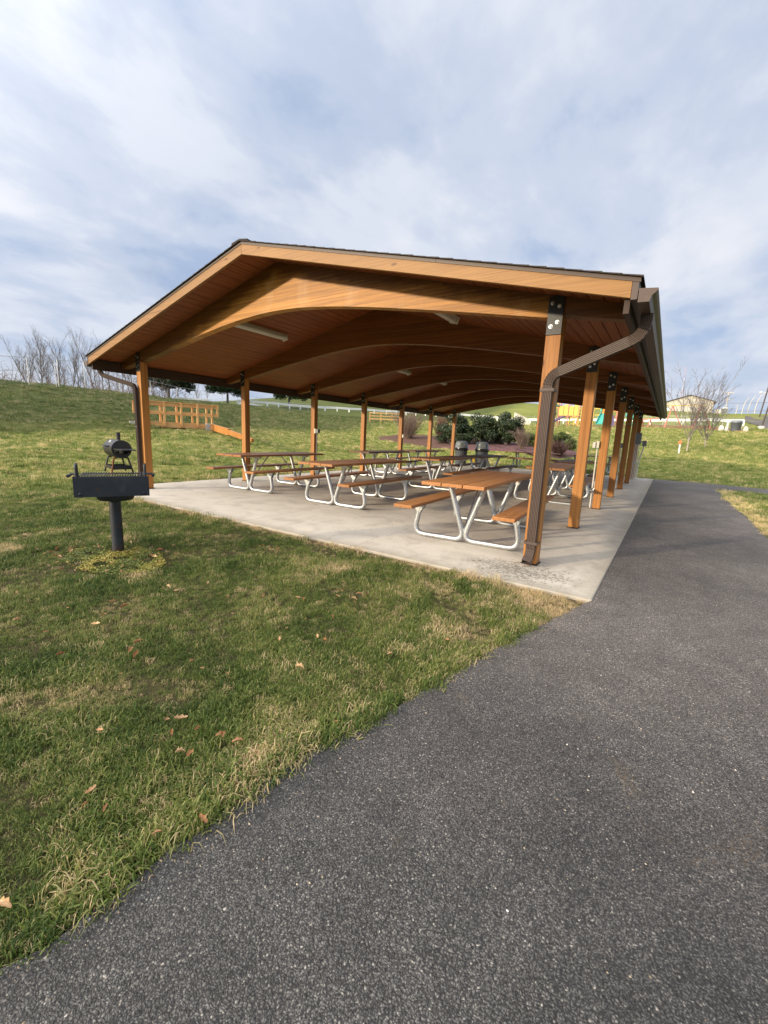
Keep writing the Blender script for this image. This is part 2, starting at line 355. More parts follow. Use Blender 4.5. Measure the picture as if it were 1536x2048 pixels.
def asphalt_mat():
    m, nt, b, out = mat_new('asphalt'); v = coord(nt, 'Object', False)
    wv = N(nt, 'ShaderNodeVectorMath', operation='ADD'); nz = N(nt, 'ShaderNodeTexNoise'); nz.inputs['Scale'].default_value = 60; nt.links.new(v, nz.inputs['Vector'])
    sc_ = N(nt, 'ShaderNodeVectorMath', operation='SCALE'); sc_.inputs['Scale'].default_value = .012; nt.links.new(nz.outputs['Color'], sc_.inputs[0])
    nt.links.new(v, wv.inputs[0]); nt.links.new(sc_.outputs[0], wv.inputs[1])
    vo = N(nt, 'ShaderNodeTexVoronoi'); vo.inputs['Scale'].default_value = 185; nt.links.new(wv.outputs[0], vo.inputs['Vector'])
    vo2 = N(nt, 'ShaderNodeTexVoronoi'); vo2.inputs['Scale'].default_value = 340; nt.links.new(wv.outputs[0], vo2.inputs['Vector'])
    sp = N(nt, 'ShaderNodeSeparateColor'); nt.links.new(vo.outputs['Color'], sp.inputs[0])
    rp = ramp(nt, [(0, (.043, .042, .041)), (.45, (.078, .076, .073)), (.86, (.112, .108, .103)), (.95, (.155, .147, .135)), (.99, (.21, .20, .18)), (1, (.36, .33, .29))])
    nt.links.new(sp.outputs[0], rp.inputs[0])
    gap = ramp(nt, [(.25, (1.1, 1.1, 1.1)), (.6, (.36, .36, .36))]); nt.links.new(vo.outputs['Distance'], gap.inputs[0])
    c = mixc(nt, 1, rp.outputs[0], gap.outputs[0], 'MULTIPLY')
    sp2 = N(nt, 'ShaderNodeSeparateColor'); nt.links.new(vo2.outputs['Color'], sp2.inputs[0])
    r2 = ramp(nt, [(0, (.75,)*3), (.9, (1.15,)*3), (.97, (1.3, 1.28, 1.25))]); nt.links.new(sp2.outputs[1], r2.inputs[0])
    c = mixc(nt, .8, c, r2.outputs[0], 'MULTIPLY')
    big = ramp(nt, [(.32, (.78, .77, .78)), (.66, (1.32, 1.30, 1.28))]); nt.links.new(noise(nt, v, .55, 5, .55, .3), big.inputs[0])
    c = mixc(nt, 1, c, big.outputs[0], 'MULTIPLY')
    med = ramp(nt, [(.3, (.82,)*3), (.7, (1.15,)*3)]); nt.links.new(noise(nt, v, 5, 4), med.inputs[0])
    c = mixc(nt, 1, c, med.outputs[0], 'MULTIPLY')
    spp = N(nt, 'ShaderNodeSeparateXYZ'); nt.links.new(v, spp.inputs[0])
    edge = mth(nt, 'ADD', spp.outputs[1], mth(nt, 'MULTIPLY', mth(nt, 'SUBTRACT', noise(nt, v, 1.4, 4), .5), 1.6))
    newer = ramp(nt, [(0, (1,)*3), (1, (1.95, 1.80, 1.72))]); nt.links.new(mth(nt, 'DIVIDE', mth(nt, 'ADD', edge, 3.4), 2.2, None, True), newer.inputs[0])
    c = mixc(nt, 1, c, newer.outputs[0], 'MULTIPLY')
    # rusty grit patches
    rust = ramp(nt, [(.61, (0,)*3), (.72, (1,)*3)]); nt.links.new(noise(nt, v, 2.3, 6, .7, .5), rust.inputs[0])
    g = mth(nt, 'MULTIPLY', rust.outputs[0], mth(nt, 'GREATER_THAN', sp.outputs[2], .55))
    c = mixc(nt, mth(nt, 'MULTIPLY', g, .5), c, (.20, .135, .07))
    nt.links.new(c, b.inputs['Base Color']); b.inputs['Roughness'].default_value = .78; b.inputs['Specular IOR Level'].default_value = .35
    hh = ramp(nt, [(0, (1,)*3), (.75, (0,)*3)]); nt.links.new(vo.outputs['Distance'], hh.inputs[0])
    h = mth(nt, 'MULTIPLY', hh.outputs[0], mth(nt, 'ADD', mth(nt, 'MULTIPLY', sp.outputs[1], .8), .3))
    h = mth(nt, 'ADD', h, mth(nt, 'MULTIPLY', vo2.outputs['Distance'], -.35))
    p = bump(nt, b, h, .7, .005)
    bump(nt, b, noise(nt, v, 7, 4), .25, .02, p)
    return m
M['asphalt'] = asphalt_mat()

def line_mask(nt, x, y, axis, pos, width):
    s = x if axis == 'x' else y
    return mth(nt, 'LESS_THAN', mth(nt, 'ABSOLUTE', mth(nt, 'SUBTRACT', s, pos)), width)
def concrete_mat():
    m, nt, b, out = mat_new('concrete'); v = coord(nt, 'Object', False)
    sp = N(nt, 'ShaderNodeSeparateXYZ'); nt.links.new(v, sp.inputs[0]); x, y = sp.outputs[0], sp.outputs[1]
    r1 = ramp(nt, [(.3, (.47, .425, .355)), (.7, (.57, .52, .44))]); nt.links.new(noise(nt, v, .9, 6, .6, .4), r1.inputs[0])
    c = r1.outputs[0]
    fine = ramp(nt, [(.3, (.86,)*3), (.7, (1.08,)*3)]); nt.links.new(noise(nt, v, 55, 4, .7), fine.inputs[0])
    c = mixc(nt, 1, c, fine.outputs[0], 'MULTIPLY')
    blot = ramp(nt, [(.36, (.72, .71, .70)), (.52, (1,)*3)]); nt.links.new(noise(nt, v, 2.4, 6, .65, .8), blot.inputs[0])
    c = mixc(nt, .75, c, blot.outputs[0], 'MULTIPLY')
    fl = ramp(nt, [(.70, (1,)*3), (.74, (.45, .42, .38))]); nt.links.new(noise(nt, v, 7.5, 3, .6, 1.2), fl.inputs[0])
    c = mixc(nt, .8, c, fl.outputs[0], 'MULTIPLY')
    # dark wash-out stain and exposed grit by the downspout
    dx = mth(nt, 'MULTIPLY', mth(nt, 'ADD', x, .02), 1.5); dy = mth(nt, 'MULTIPLY', mth(nt, 'ADD', y, .28), 2.3)
    d = mth(nt, 'SQRT', mth(nt, 'ADD', mth(nt, 'MULTIPLY', dx, dx), mth(nt, 'MULTIPLY', dy, dy)))
    d = mth(nt, 'ADD', d, mth(nt, 'MULTIPLY', mth(nt, 'SUBTRACT', noise(nt, v, 6, 5, .7), .5), 1.4))
    near = ramp(nt, [(.0, (1,)*3), (1.15, (0,)*3)]); nt.links.new(d, near.inputs[0])
    vo = N(nt, 'ShaderNodeTexVoronoi'); vo.inputs['Scale'].default_value = 60; nt.links.new(v, vo.inputs['Vector'])
    s3 = N(nt, 'ShaderNodeSeparateColor'); nt.links.new(vo.outputs['Color'], s3.inputs[0])
    grit = mth(nt, 'GREATER_THAN', s3.outputs[0], mth(nt, 'SUBTRACT', 1.05, mth(nt, 'MULTIPLY', near.outputs[0], .75)))
    c = mixc(nt, mth(nt, 'MULTIPLY', grit, .75), c, (.10, .085, .065))
    c = mixc(nt, mth(nt, 'MULTIPLY', near.outputs[0], .55), c, (.16, .145, .115))
    # edge dirt
    e1 = mth(nt, 'SUBTRACT', y, -.68); e2 = mth(nt, 'SUBTRACT', .70, x)
    e = mth(nt, 'ADD', mth(nt, 'MINIMUM', e1, e2), mth(nt, 'MULTIPLY', mth(nt, 'SUBTRACT', noise(nt, v, 9, 5, .7), .5), .22))
    er = ramp(nt, [(0, (1,)*3), (.24, (0,)*3)]); nt.links.new(e, er.inputs[0])
    c = mixc(nt, mth(nt, 'MULTIPLY', er.outputs[0], .62), c, (.21, .18, .13))
    # control joints and one wandering crack
    j = None
    wob = mth(nt, 'MULTIPLY', mth(nt, 'SUBTRACT', noise(nt, v, 4, 4), .5), .012)
    xx = mth(nt, 'ADD', x, wob); yy = mth(nt, 'ADD', y, wob)
    for ax, pos in (('x', -3.74), ('y', 2.36), ('y', 7.16), ('y', 11.96)):
        k = line_mask(nt, xx, yy, ax, pos, .005); j = k if j is None else mth(nt, 'MAXIMUM', j, k)
    cx = mth(nt, 'SUBTRACT', mth(nt, 'ADD', x, mth(nt, 'MULTIPLY', mth(nt, 'SUBTRACT', noise(nt, mapping(nt, v, scale=(0, 1, 0)), 2.5, 6, .7), .5), .35)), -1.80)
    ck = mth(nt, 'MULTIPLY', mth(nt, 'LESS_THAN', mth(nt, 'ABSOLUTE', cx), .0028), mth(nt, 'LESS_THAN', y, 1.0))
    j = mth(nt, 'MAXIMUM', j, ck)
    c = mixc(nt, mth(nt, 'MULTIPLY', j, .75), c, (.09, .08, .065))
    nt.links.new(c, b.inputs['Base Color']); b.inputs['Roughness'].default_value = .82
    bump(nt, b, noise(nt, v, 90, 4, .7), .25, .003)
    return m
M['concrete'] = concrete_mat()

def grass_ground():
    m, nt, b, out = mat_new('lawn_ground'); v = coord(nt, 'Object', False)
    lo = noise(nt, mapping(nt, v, scale=(.12, .12, .12)), 1.0, 5, .6, .5)
    md = noise(nt, mapping(nt, v, scale=(.7, .35, .7), rot=(0, 0, R(35))), 1.0, 5, .65, .3)
    hi = noise(nt, v, 9, 6, .75)
    f = mth(nt, 'ADD', mth(nt, 'ADD', mth(nt, 'MULTIPLY', lo, .35), mth(nt, 'MULTIPLY', md, .35)), mth(nt, 'MULTIPLY', hi, .38))
    rp = ramp(nt, [(.32, (.085, .11, .028)), (.47, (.16, .185, .046)), (.60, (.235, .24, .066)), (.72, (.30, .28, .095)), (.84, (.36, .30, .14))])
    nt.links.new(f, rp.inputs[0])
    sp = N(nt, 'ShaderNodeSeparateXYZ'); nt.links.new(v, sp.inputs[0]); x, y = sp.outputs[0], sp.outputs[1]
    dxx = mth(nt, 'SUBTRACT', mth(nt, 'ABSOLUTE', mth(nt, 'ADD', x, 3.765)), 4.455); dyy = mth(nt, 'SUBTRACT', mth(nt, 'ABSOLUTE', mth(nt, 'SUBTRACT', y, 7.385)), 8.065)
    ds = mth(nt, 'ADD', mth(nt, 'MAXIMUM', dxx, dyy), mth(nt, 'MULTIPLY', mth(nt, 'SUBTRACT', noise(nt, v, 4, 5, .7), .5), .35))
    soil = ramp(nt, [(.06, (1,)*3), (.17, (0,)*3)]); nt.links.new(ds, soil.inputs[0])
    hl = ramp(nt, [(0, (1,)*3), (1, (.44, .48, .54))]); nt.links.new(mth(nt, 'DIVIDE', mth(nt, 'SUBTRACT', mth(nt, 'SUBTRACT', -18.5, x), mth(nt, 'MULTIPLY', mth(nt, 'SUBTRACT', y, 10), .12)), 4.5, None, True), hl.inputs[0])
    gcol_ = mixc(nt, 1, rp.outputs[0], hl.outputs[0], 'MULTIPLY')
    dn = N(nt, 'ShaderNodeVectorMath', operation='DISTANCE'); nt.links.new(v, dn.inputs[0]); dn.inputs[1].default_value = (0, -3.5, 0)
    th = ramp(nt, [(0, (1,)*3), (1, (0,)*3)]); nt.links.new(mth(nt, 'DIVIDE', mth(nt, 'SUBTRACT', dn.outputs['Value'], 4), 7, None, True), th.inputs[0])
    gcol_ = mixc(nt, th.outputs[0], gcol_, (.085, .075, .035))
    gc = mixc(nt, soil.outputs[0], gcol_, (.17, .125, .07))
    nt.links.new(gc, b.inputs['Base Color']); b.inputs['Roughness'].default_value = .9; b.inputs['Specular IOR Level'].default_value = .1
    p = bump(nt, b, noise(nt, v, 28, 5, .8), .9, .06)
    bump(nt, b, noise(nt, mapping(nt, v, scale=(1, 1, 1)), 2.2, 5, .7), .8, .25, p)
    return m
M['ground'] = grass_ground()
def blade_mat():
    m, nt, b, out = mat_new('grass_blades')
    at = N(nt, 'ShaderNodeAttribute', attribute_name='tint'); gm = N(nt, 'ShaderNodeNewGeometry')
    ia = N(nt, 'ShaderNodeAttribute', attribute_name='itint', attribute_type='INSTANCER')
    pn = noise(nt, gm.outputs['Position'], 1.8, 5, .62, .4); p2 = noise(nt, gm.outputs['Position'], .22, 3)
    f = mth(nt, 'ADD', mth(nt, 'ADD', mth(nt, 'MULTIPLY', at.outputs['Fac'], .55), mth(nt, 'MULTIPLY', mth(nt, 'SUBTRACT', pn, .5), 1.25)), mth(nt, 'MULTIPLY', mth(nt, 'SUBTRACT', p2, .5), .7))
    f = mth(nt, 'ADD', f, mth(nt, 'ADD', ia.outputs['Fac'], .12))
    rp = ramp(nt, [(.0, (.024, .046, .010)), (.24, (.056, .095, .018)), (.52, (.135, .170, .036)), (.70, (.235, .235, .08)), (.84, (.35, .29, .135)), (1, (.50, .38, .22))])
    nt.links.new(f, rp.inputs[0])
    ds = N(nt, 'ShaderNodeVectorMath', operation='DISTANCE'); nt.links.new(gm.outputs['Position'], ds.inputs[0]); ds.inputs[1].default_value = (.3, -3.2, 0)
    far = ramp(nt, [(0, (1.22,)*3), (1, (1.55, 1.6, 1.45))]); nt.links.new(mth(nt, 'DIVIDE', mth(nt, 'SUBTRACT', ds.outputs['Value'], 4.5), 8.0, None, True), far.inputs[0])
    sp = N(nt, 'ShaderNodeSeparateXYZ'); nt.links.new(gm.outputs['Position'], sp.inputs[0])
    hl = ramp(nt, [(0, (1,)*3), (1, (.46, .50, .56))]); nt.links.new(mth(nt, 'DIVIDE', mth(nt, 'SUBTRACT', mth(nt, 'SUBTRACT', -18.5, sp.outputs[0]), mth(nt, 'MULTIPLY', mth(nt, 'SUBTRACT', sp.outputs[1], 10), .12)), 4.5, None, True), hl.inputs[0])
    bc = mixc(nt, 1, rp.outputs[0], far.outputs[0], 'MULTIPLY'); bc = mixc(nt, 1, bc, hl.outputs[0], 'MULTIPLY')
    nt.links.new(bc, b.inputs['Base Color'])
    b.inputs['Roughness'].default_value = .55; b.inputs['Specular IOR Level'].default_value = .3
    tl = N(nt, 'ShaderNodeBsdfTranslucent'); nt.links.new(bc, tl.inputs[0])
    mx = N(nt, 'ShaderNodeMixShader'); mx.inputs[0].default_value = .35
    nt.links.new(b.outputs[0], mx.inputs[1]); nt.links.new(tl.outputs[0], mx.inputs[2]); nt.links.new(mx.outputs[0], out.inputs[0])
    return m
M['blade'] = blade_mat()
def leafy(name, stops, trans=.15, spec=.4, rough=.5):
    m, nt, b, out = mat_new(name); at = N(nt, 'ShaderNodeAttribute', attribute_name='tint')
    rp = ramp(nt, stops); nt.links.new(at.outputs['Fac'], rp.inputs[0]); nt.links.new(rp.outputs[0], b.inputs['Base Color'])
    b.inputs['Roughness'].default_value = rough; b.inputs['Specular IOR Level'].default_value = spec
    tl = N(nt, 'ShaderNodeBsdfTranslucent'); nt.links.new(rp.outputs[0], tl.inputs[0])
    mx = N(nt, 'ShaderNodeMixShader'); mx.inputs[0].default_value = trans
    nt.links.new(b.outputs[0], mx.inputs[1]); nt.links.new(tl.outputs[0], mx.inputs[2]); nt.links.new(mx.outputs[0], out.inputs[0])
    return m
M['rhodo'] = leafy('evergreen_leaves', [(0, (.012, .024, .010)), (.6, (.030, .050, .018)), (1, (.075, .10, .035))])
M['greenbush'] = leafy('green_leaves', [(0, (.03, .05, .012)), (.6, (.08, .11, .025)), (1, (.17, .19, .05))])
M['pine'] = leafy('pine_needles', [(0, (.012, .030, .014)), (.6, (.030, .060, .026)), (1, (.060, .095, .04))])
M['clover'] = leafy('clover_leaves', [(0, (.08, .11, .018)), (.5, (.22, .23, .035)), (1, (.42, .34, .08))])
M['deadleaf'] = leafy('dead_leaves', [(0, (.20, .085, .030)), (.5, (.42, .22, .09)), (1, (.60, .43, .25))], .1)
M['twigleaf'] = leafy('russet_twig_tips', [(0, (.10, .045, .035)), (1, (.22, .11, .085))], .2)
def mulch_mat():
    m, nt, b, out = mat_new('bark_mulch'); v = coord(nt, 'Object', False)
    sp = N(nt, 'ShaderNodeSeparateXYZ'); nt.links.new(v, sp.inputs[0])
    side = ramp(nt, [(0, (0,)*3), (1, (1,)*3)]); nt.links.new(mth(nt, 'DIVIDE', mth(nt, 'ADD', sp.outputs[0], 14), 5), side.inputs[0])
    base = mixc(nt, side.outputs[0], (.11, .052, .030), (.115, .050, .050))
    n = ramp(nt, [(.3, (.45,)*3), (.7, (1.5,)*3)]); nt.links.new(noise(nt, v, 7, 6, .8), n.inputs[0])
    c = mixc(nt, 1, base, n.outputs[0], 'MULTIPLY'); nt.links.new(c, b.inputs['Base Color']); b.inputs['Roughness'].default_value = .95
    bump(nt, b, noise(nt, v, 12, 5, .8), 1, .08); return m
M['mulch'] = mulch_mat()

# ------------------------------------------------------------------ terrain
CTRL = np.array([(-20.2, 1.2, .84), (-12.5, -.9, .28), (-20.3, 6.6, 1.12), (-27.9, 3.3, 2.2), (-35.6, 5.5, 3.69), (-37.9, 11.3, 3.84), (-39.7, 14.7, 3.90),
 (-43.1, 19.1, 4.1), (-49.0, 28.7, 4.48), (-49.6, 37.9, 4.56), (-46.1, 44.6, 4.11), (-53.2, 43, 4.96), (-44.9, 53.6, 4.86), (-41, 59, 4.82),
 (-21.2, 71.4, 4.34), (-12.1, 70.5, 4.39), (-1.7, 67.6, 4.34), (5.5, 57.5, 3.95), (-41.3, 118.5, 12.4), (.5, 115.6, 9.55), (9.3, 115.3, 8.8), (-30.6, 27.6, 1.91),
 (-23.7, 27, 1.6), (-19.5, 11.6, .92), (-15.7, 22.9, .95), (-4.1, 19.1, .55), (-7.5, 21.2, .72), (-12.4, 22.5, .70), (.42, 18.6, .30), (1.6, 28.6, .90), (3, 31.6, 1.35),
 (5.3, 47.5, 2.7), (-1.1, 53.6, 3.4), (-13, 58, 3.5), (-2.8, 27.4, .9), (10.9, 90.1, 7.0), (8.8, 51.1, 3.08), (4.9, 21.3, .25), (-25.2, 32.2, 2.58), (-22.8, 33.8, 2.66),
 (-16.8, 10.1, .72), (-83.5, 80.8, 10.9), (-73.6, 102, 11.5), (-60, 18, 3.6), (-72, 25, 3.4), (-88, 55, 5.8), (-57.9, 29.6, 5.0), (-54, 48.3, 5.2), (-36, 1, 3.5),
 (-34, -8, 3.0), (-20, -9, .9), (-50, -5, 3.2), (.1, 125.6, 10.1), (7.5, 125.5, 9.9), (0, 140, 10.0), (10, 140, 9.4), (13.9, 106.9, 8.55), (11.4, 105.1, 8.2), (8.9, 70.2, 5.0),
 (0, 260, 9), (-150, 200, 16), (-200, 0, 2), (100, 200, 8), (100, 0, 1), (0, -100, -1), (-100, -60, 1), (40, 60, 2.5), (60, 120, 6), (30, 20, .3), (20, -5, -.1)]+
 [(x, y, -.03) for x in (-9, -4, 1, 5) for y in (-8, -1, 6, 11, 16)]+[(-10.5, 8, .0), (-10.5, 14, .05), (-6, 17, .02)])
_A = np.linalg.norm(CTRL[:, None, :2]-CTRL[None, :, :2], axis=2)
_n = len(CTRL); _K = np.zeros((_n+1, _n+1)); _K[:_n, :_n] = -_A-1e-3*np.eye(_n); _K[_n, :_n] = 1; _K[:_n, _n] = 1
_W = np.linalg.solve(_K, np.append(CTRL[:, 2], 0))
SW = np.array([(-20.6, -8), (-20.5, .1), (-20.2, 1.2), (-20.4, 3.8), (-20.4, 6.6), (-20.9, 8.5), (-22, 11.4), (-24, 15)])
def seg_dist(x, y, P):
    d = np.full(x.shape, 1e9)
    for a, b in zip(P[:-1], P[1:]):
        ab = b-a; t = np.clip(((x-a[0])*ab[0]+(y-a[1])*ab[1])/(ab@ab), 0, 1)
        d = np.minimum(d, np.hypot(x-a[0]-t*ab[0], y-a[1]-t*ab[1]))
    return d
def height(x, y):
    x = np.atleast_1d(np.asarray(x, float)); y = np.atleast_1d(np.asarray(y, float))
    z = np.full(x.shape, _W[_n])
    for i in range(_n): z -= _W[i]*np.hypot(x-CTRL[i, 0], y-CTRL[i, 1])
    dx = np.maximum(np.maximum(-9-x, x-3.2), 0); dy = np.maximum(np.maximum(-9-y, y-15.9), 0)
    t = np.clip(np.hypot(dx, dy)/6, 0, 1); t = t*t*(3-2*t)
    z = -.03*(1-t)+z*t
    und = .05*np.sin(x*1.1+y*.7)*np.sin(y*.9-x*.3)+.03*np.sin(x*2.3-y*1.7+1)*np.sin(x*.6+y*2.1)
    z += und*t
    z -= .28*np.exp(-(seg_dist(x, y, SW)/.45)**2)
    return z
def gz(x, y): return float(height(x, y)[0])

rad = [0.0]; r_ = .35
while r_ < 700: rad.append(r_); r_ *= 1.018
az = []
a = -180.0
fwd = 90+math.degrees(math.atan2(.53972106, .82274203))          # heading of the view, degrees from +x
while a < 180: az.append(a); a += .45 if abs(((a-(fwd-0)+180) % 360)-180) < 58 else 4.0
az = np.radians(np.array(az)); rad = np.array(rad[1:])
gx = CX+rad[:, None]*np.cos(az)[None]; gy = CY+rad[:, None]*np.sin(az)[None]
gV = np.stack([gx.ravel(), gy.ravel(), height(gx.ravel(), gy.ravel())], 1)
na, nr = len(az), len(rad)
ii, jj = np.meshgrid(np.arange(nr-1), np.arange(na), indexing='ij'); j2 = (jj+1) % na
gF = np.stack([ii*na+jj, (ii+1)*na+jj, (ii+1)*na+j2, ii*na+j2], -1).reshape(-1, 4)
cF = np.array([(len(gV), k, (k+1) % na, (k+1) % na) for k in range(na)])
gV = np.vstack([gV, [(CX, CY, -.03)]])
ground = link(raw('ground', gV, gF, M['ground'], smooth=True)); tag(ground, kind='structure')
# small disc closing the centre under the camera
mb = MB(); k = 40
mb.add([(CX, CY, -.03)]+[(CX+.36*math.cos(2*math.pi*i/k), CY+.36*math.sin(2*math.pi*i/k), -.03) for i in range(k)], [(0, 1+i, 1+(i+1) % k) for i in range(k)])
_disc = mb.build('ground_patch', M['ground']); tag(_disc, kind='structure')

# asphalt path
rnd = random.Random(5)
def wobble(P, step=.06, amp=.012, seed=1):
    rr = random.Random(seed); out = []
    for a, b in zip(P[:-1], P[1:]):
        L = math.hypot(b[0]-a[0], b[1]-a[1]); n = max(1, int(L/step)); nx, ny = -(b[1]-a[1])/L, (b[0]-a[0])/L
        for i in range(n):
            t = i/n; w_ = rr.gauss(0, amp); out.append((a[0]+(b[0]-a[0])*t+nx*w_, a[1]+(b[1]-a[1])*t+ny*w_))
    out.append(P[-1]); return out
EDGE_L = [(.0, -9), (-.05, -6), (-.12, -5), (-.10, -4.3), (-.05, -4.05), (-.055, -3.9), (-.03, -3.7), (0, -3.3), (.085, -3.02), (.21, -2.49), (.34, -1.91), (.50, -1.31), (.69, -.62)]
EDGE_R = [(2.5, 13.0), (2.44, 9.3), (2.47, 5.8), (2.43, 3.8), (2.6, 1.4), (3.3, -1.2), (4.6, -4), (6.5, -9)]
left_edge = wobble(EDGE_L, .05, .010, 3)
right_edge = wobble(EDGE_R, .08, .012, 4)
poly = left_edge+[(.66, -.60), (.66, 15.52), (2.0, 15.6), (4.2, 14.8), (9, 13.0), (9, 11.0), (3.9, 12.6), (2.9, 12.9)]+right_edge
asphalt = MB(); zA = -.010
asphalt.add([(x, y, zA) for x, y in poly]+[(x, y, zA-.05) for x, y in poly], [tuple(range(len(poly)))]+[(i, (i+1) % len(poly), len(poly)+(i+1) % len(poly), len(poly)+i) for i in range(len(poly))])
path = asphalt.build('path', M['asphalt']); tag(path, kind='structure')
me = path.data
# concrete slab
mb = MB(); mb.box(-8.22, .69, -.68, 15.45, -.15, 0)
slab = mb.build('concrete_pavement', M['concrete'], bevel=.012); tag(slab, kind='structure')
# far road
mb = MB()
RP = [(8.94, 70.2), (9.33, 55.05), (11, 50), (30, 50), (34, 70), (30, 95), (22, 104), (14.5, 96), (11.2, 92.5)]
cx_, cy_ = 20, 72
ring = []
for t in (0.02, .35, .7, 1.0): ring.append([(cx_+(x-cx_)*t, cy_+(y-cy_)*t) for x, y in wobble(RP+[RP[0]], 4, 0, 1)[:-1]])
n = len(ring[0]); vs = [(x, y, gz(x, y)+.05) for rr_ in ring for x, y in rr_]
mb.add(vs, [(i*n+k, i*n+(k+1) % n, (i+1)*n+(k+1) % n, (i+1)*n+k) for i in range(3) for k in range(n)]+[tuple(range(n))])
tag(mb.build('road', M['asphalt']), kind='structure')

# ------------------------------------------------------------------ pavilion
RX, EA, SL = -3.775, 4.48, .2458             # ridge x, half width to eave, slope
ZB, ZD = 3.427, 3.527                        # fascia bottom and decking underside at the ridge
Y0, Y1 = -.565, 15.04
def zs(x, z0): return z0-SL*abs(x-RX)
pav = empty('picnic_pavilion', (RX, 7.3, 0), 0, 'long open timber pavilion with a low gable roof over the picnic tables', 'pavilion')
def P_(mb, name, mat, bevel=0, parent=None):
    o = mb.build(name, mat, None, bevel)
    if parent is None: o.parent = pav; o.matrix_parent_inverse = Matrix.Translation((-RX, -7.3, 0))
    else: o.parent = parent
    return o
PW = .07
def subpart(mb, name, mat, parent, bevel=0):
    o = mb.build(name, mat, None, bevel); o.parent = parent; return o
for sx in (0, -7.55):
    for i in range(7):
        yc = PW+2.4*i; zt = 2.44
        mb = MB(); mb.box(sx-PW, sx+PW, yc-PW, yc+PW, .012, zt)
        post = P_(mb, 'post', M['post'], .006)
        for s, nm in ((-1, 0), (1, 1)):
            mb = MB(); yy0, yy1 = (yc-PW-.011, yc-PW-.001) if s < 0 else (yc+PW+.001, yc+PW+.011)
            mb.box(sx-PW+.001, sx+PW-.001, yy0, yy1, 2.25, 2.59)
            subpart(mb, 'steel_plate', M['black'], post, .002)
        for bx, bz in ((-.035, 2.53), (.03, 2.50), (.025, 2.36), (-.03, 2.325)):
            mb = MB(); Mx = Matrix.Translation((sx+bx, yc-PW-.010, bz)) @ Matrix.Rotation(R(90), 4, 'X')
            mb.lathe([(.019, 0), (.019, .003), (.012, .0031), (.012, .012), (0, .013)], 8, Mx, False)
            subpart(mb, 'bolt', M['chrome'], post)
        mb = MB(); mb.box(sx-PW-.012, sx+PW+.012, yc-PW-.012, yc+PW+.012, .001, .011)
        subpart(mb, 'base_plate', M['black'], post)
# glulam beams
def beam_bot(x):
    u = abs(x-RX); 
    if u <= 3.72: return 2.90-.186*(math.sqrt(u*u+1.69)-1.3)
    return 2.412+.018*math.sin(min(1, (u-3.72)/.25)*math.pi/1)*1.0-(u-3.84)*.16 if u > 3.84 else 2.412
BE = EA-.09
for i in range(7):
    yc = PW+2.4*i; n = 72; vs = []; 
    xs = [RX-BE+2*BE*k/n for k in range(n+1)]
    for y in (yc-.064, yc+.064):
        for x in xs: vs.append((x, y, min(beam_bot(x), zs(x, ZD)-.07)))
        for x in xs: vs.append((x, y, zs(x, ZD)+.001))
    m_ = n+1; mb = MB(); fs = []
    for k in range(n):
        fs += [(k, k+1, m_+k+1, m_+k), (2*m_+k, 3*m_+k, 3*m_+k+1, 2*m_+k+1), (k, 2*m_+k, 2*m_+k+1, k+1)]
    fs += [(0, m_, 3*m_, 2*m_), (n, 2*m_+n, 3*m_+n, m_+n)]
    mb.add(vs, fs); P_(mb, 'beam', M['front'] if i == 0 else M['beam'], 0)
# T&G decking with real V joints, one part per slope
for s in (-1, 1):
    mb = MB(); pr = []; pl = .135; u = 0.0
    while u < EA-.02:
        e = min(u+pl, EA-.02)
        for uu, dz in ((u, .010), (u+.006, 0), (e-.006, 0), (e, .010)): pr.append((RX+s*uu, ZD-SL*uu+dz))
        u = e
    top = [(RX+s*(EA-.02), ZD-SL*(EA-.02)+.045), (RX, ZD+.045)]
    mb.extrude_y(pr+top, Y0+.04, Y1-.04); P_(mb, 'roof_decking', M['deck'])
# shingles: stepped courses
for s in (-1, 1):
    mb = MB(); pr = []; u = EA+.025; z0 = ZD+.047
    bot = [(RX+s*0.0, z0), (RX+s*(EA+.025), z0-SL*(EA+.025))]
    rr = random.Random(9+s)
    pts = []
    uu = EA+.025
    while uu > 0.14:
        t = .010+rr.uniform(-.001, .003); pts.append((RX+s*uu, z0-SL*uu+t)); pts.append((RX+s*(uu-.14), z0-SL*(uu-.14)+.006)); uu -= .14
    pts.append((RX, z0+.022))
    mb.extrude_y([bot[0], bot[1]]+pts, Y0-.03, Y1+.03); P_(mb, 'shingle_roof', M['shingle'])
mb = MB(); mb.extrude_y([(RX-.15, ZD+.04+.018-.15*SL+.004), (RX, ZD+.04+.016), (RX+.15, ZD+.04+.018-.15*SL+.004), (RX+.15, ZD+.04+.028-.15*SL+.010), (RX, ZD+.04+.026), (RX-.15, ZD+.04+.028-.15*SL+.010)], Y0-.031, Y1+.031)
P_(mb, 'ridge_cap', M['shingle'])
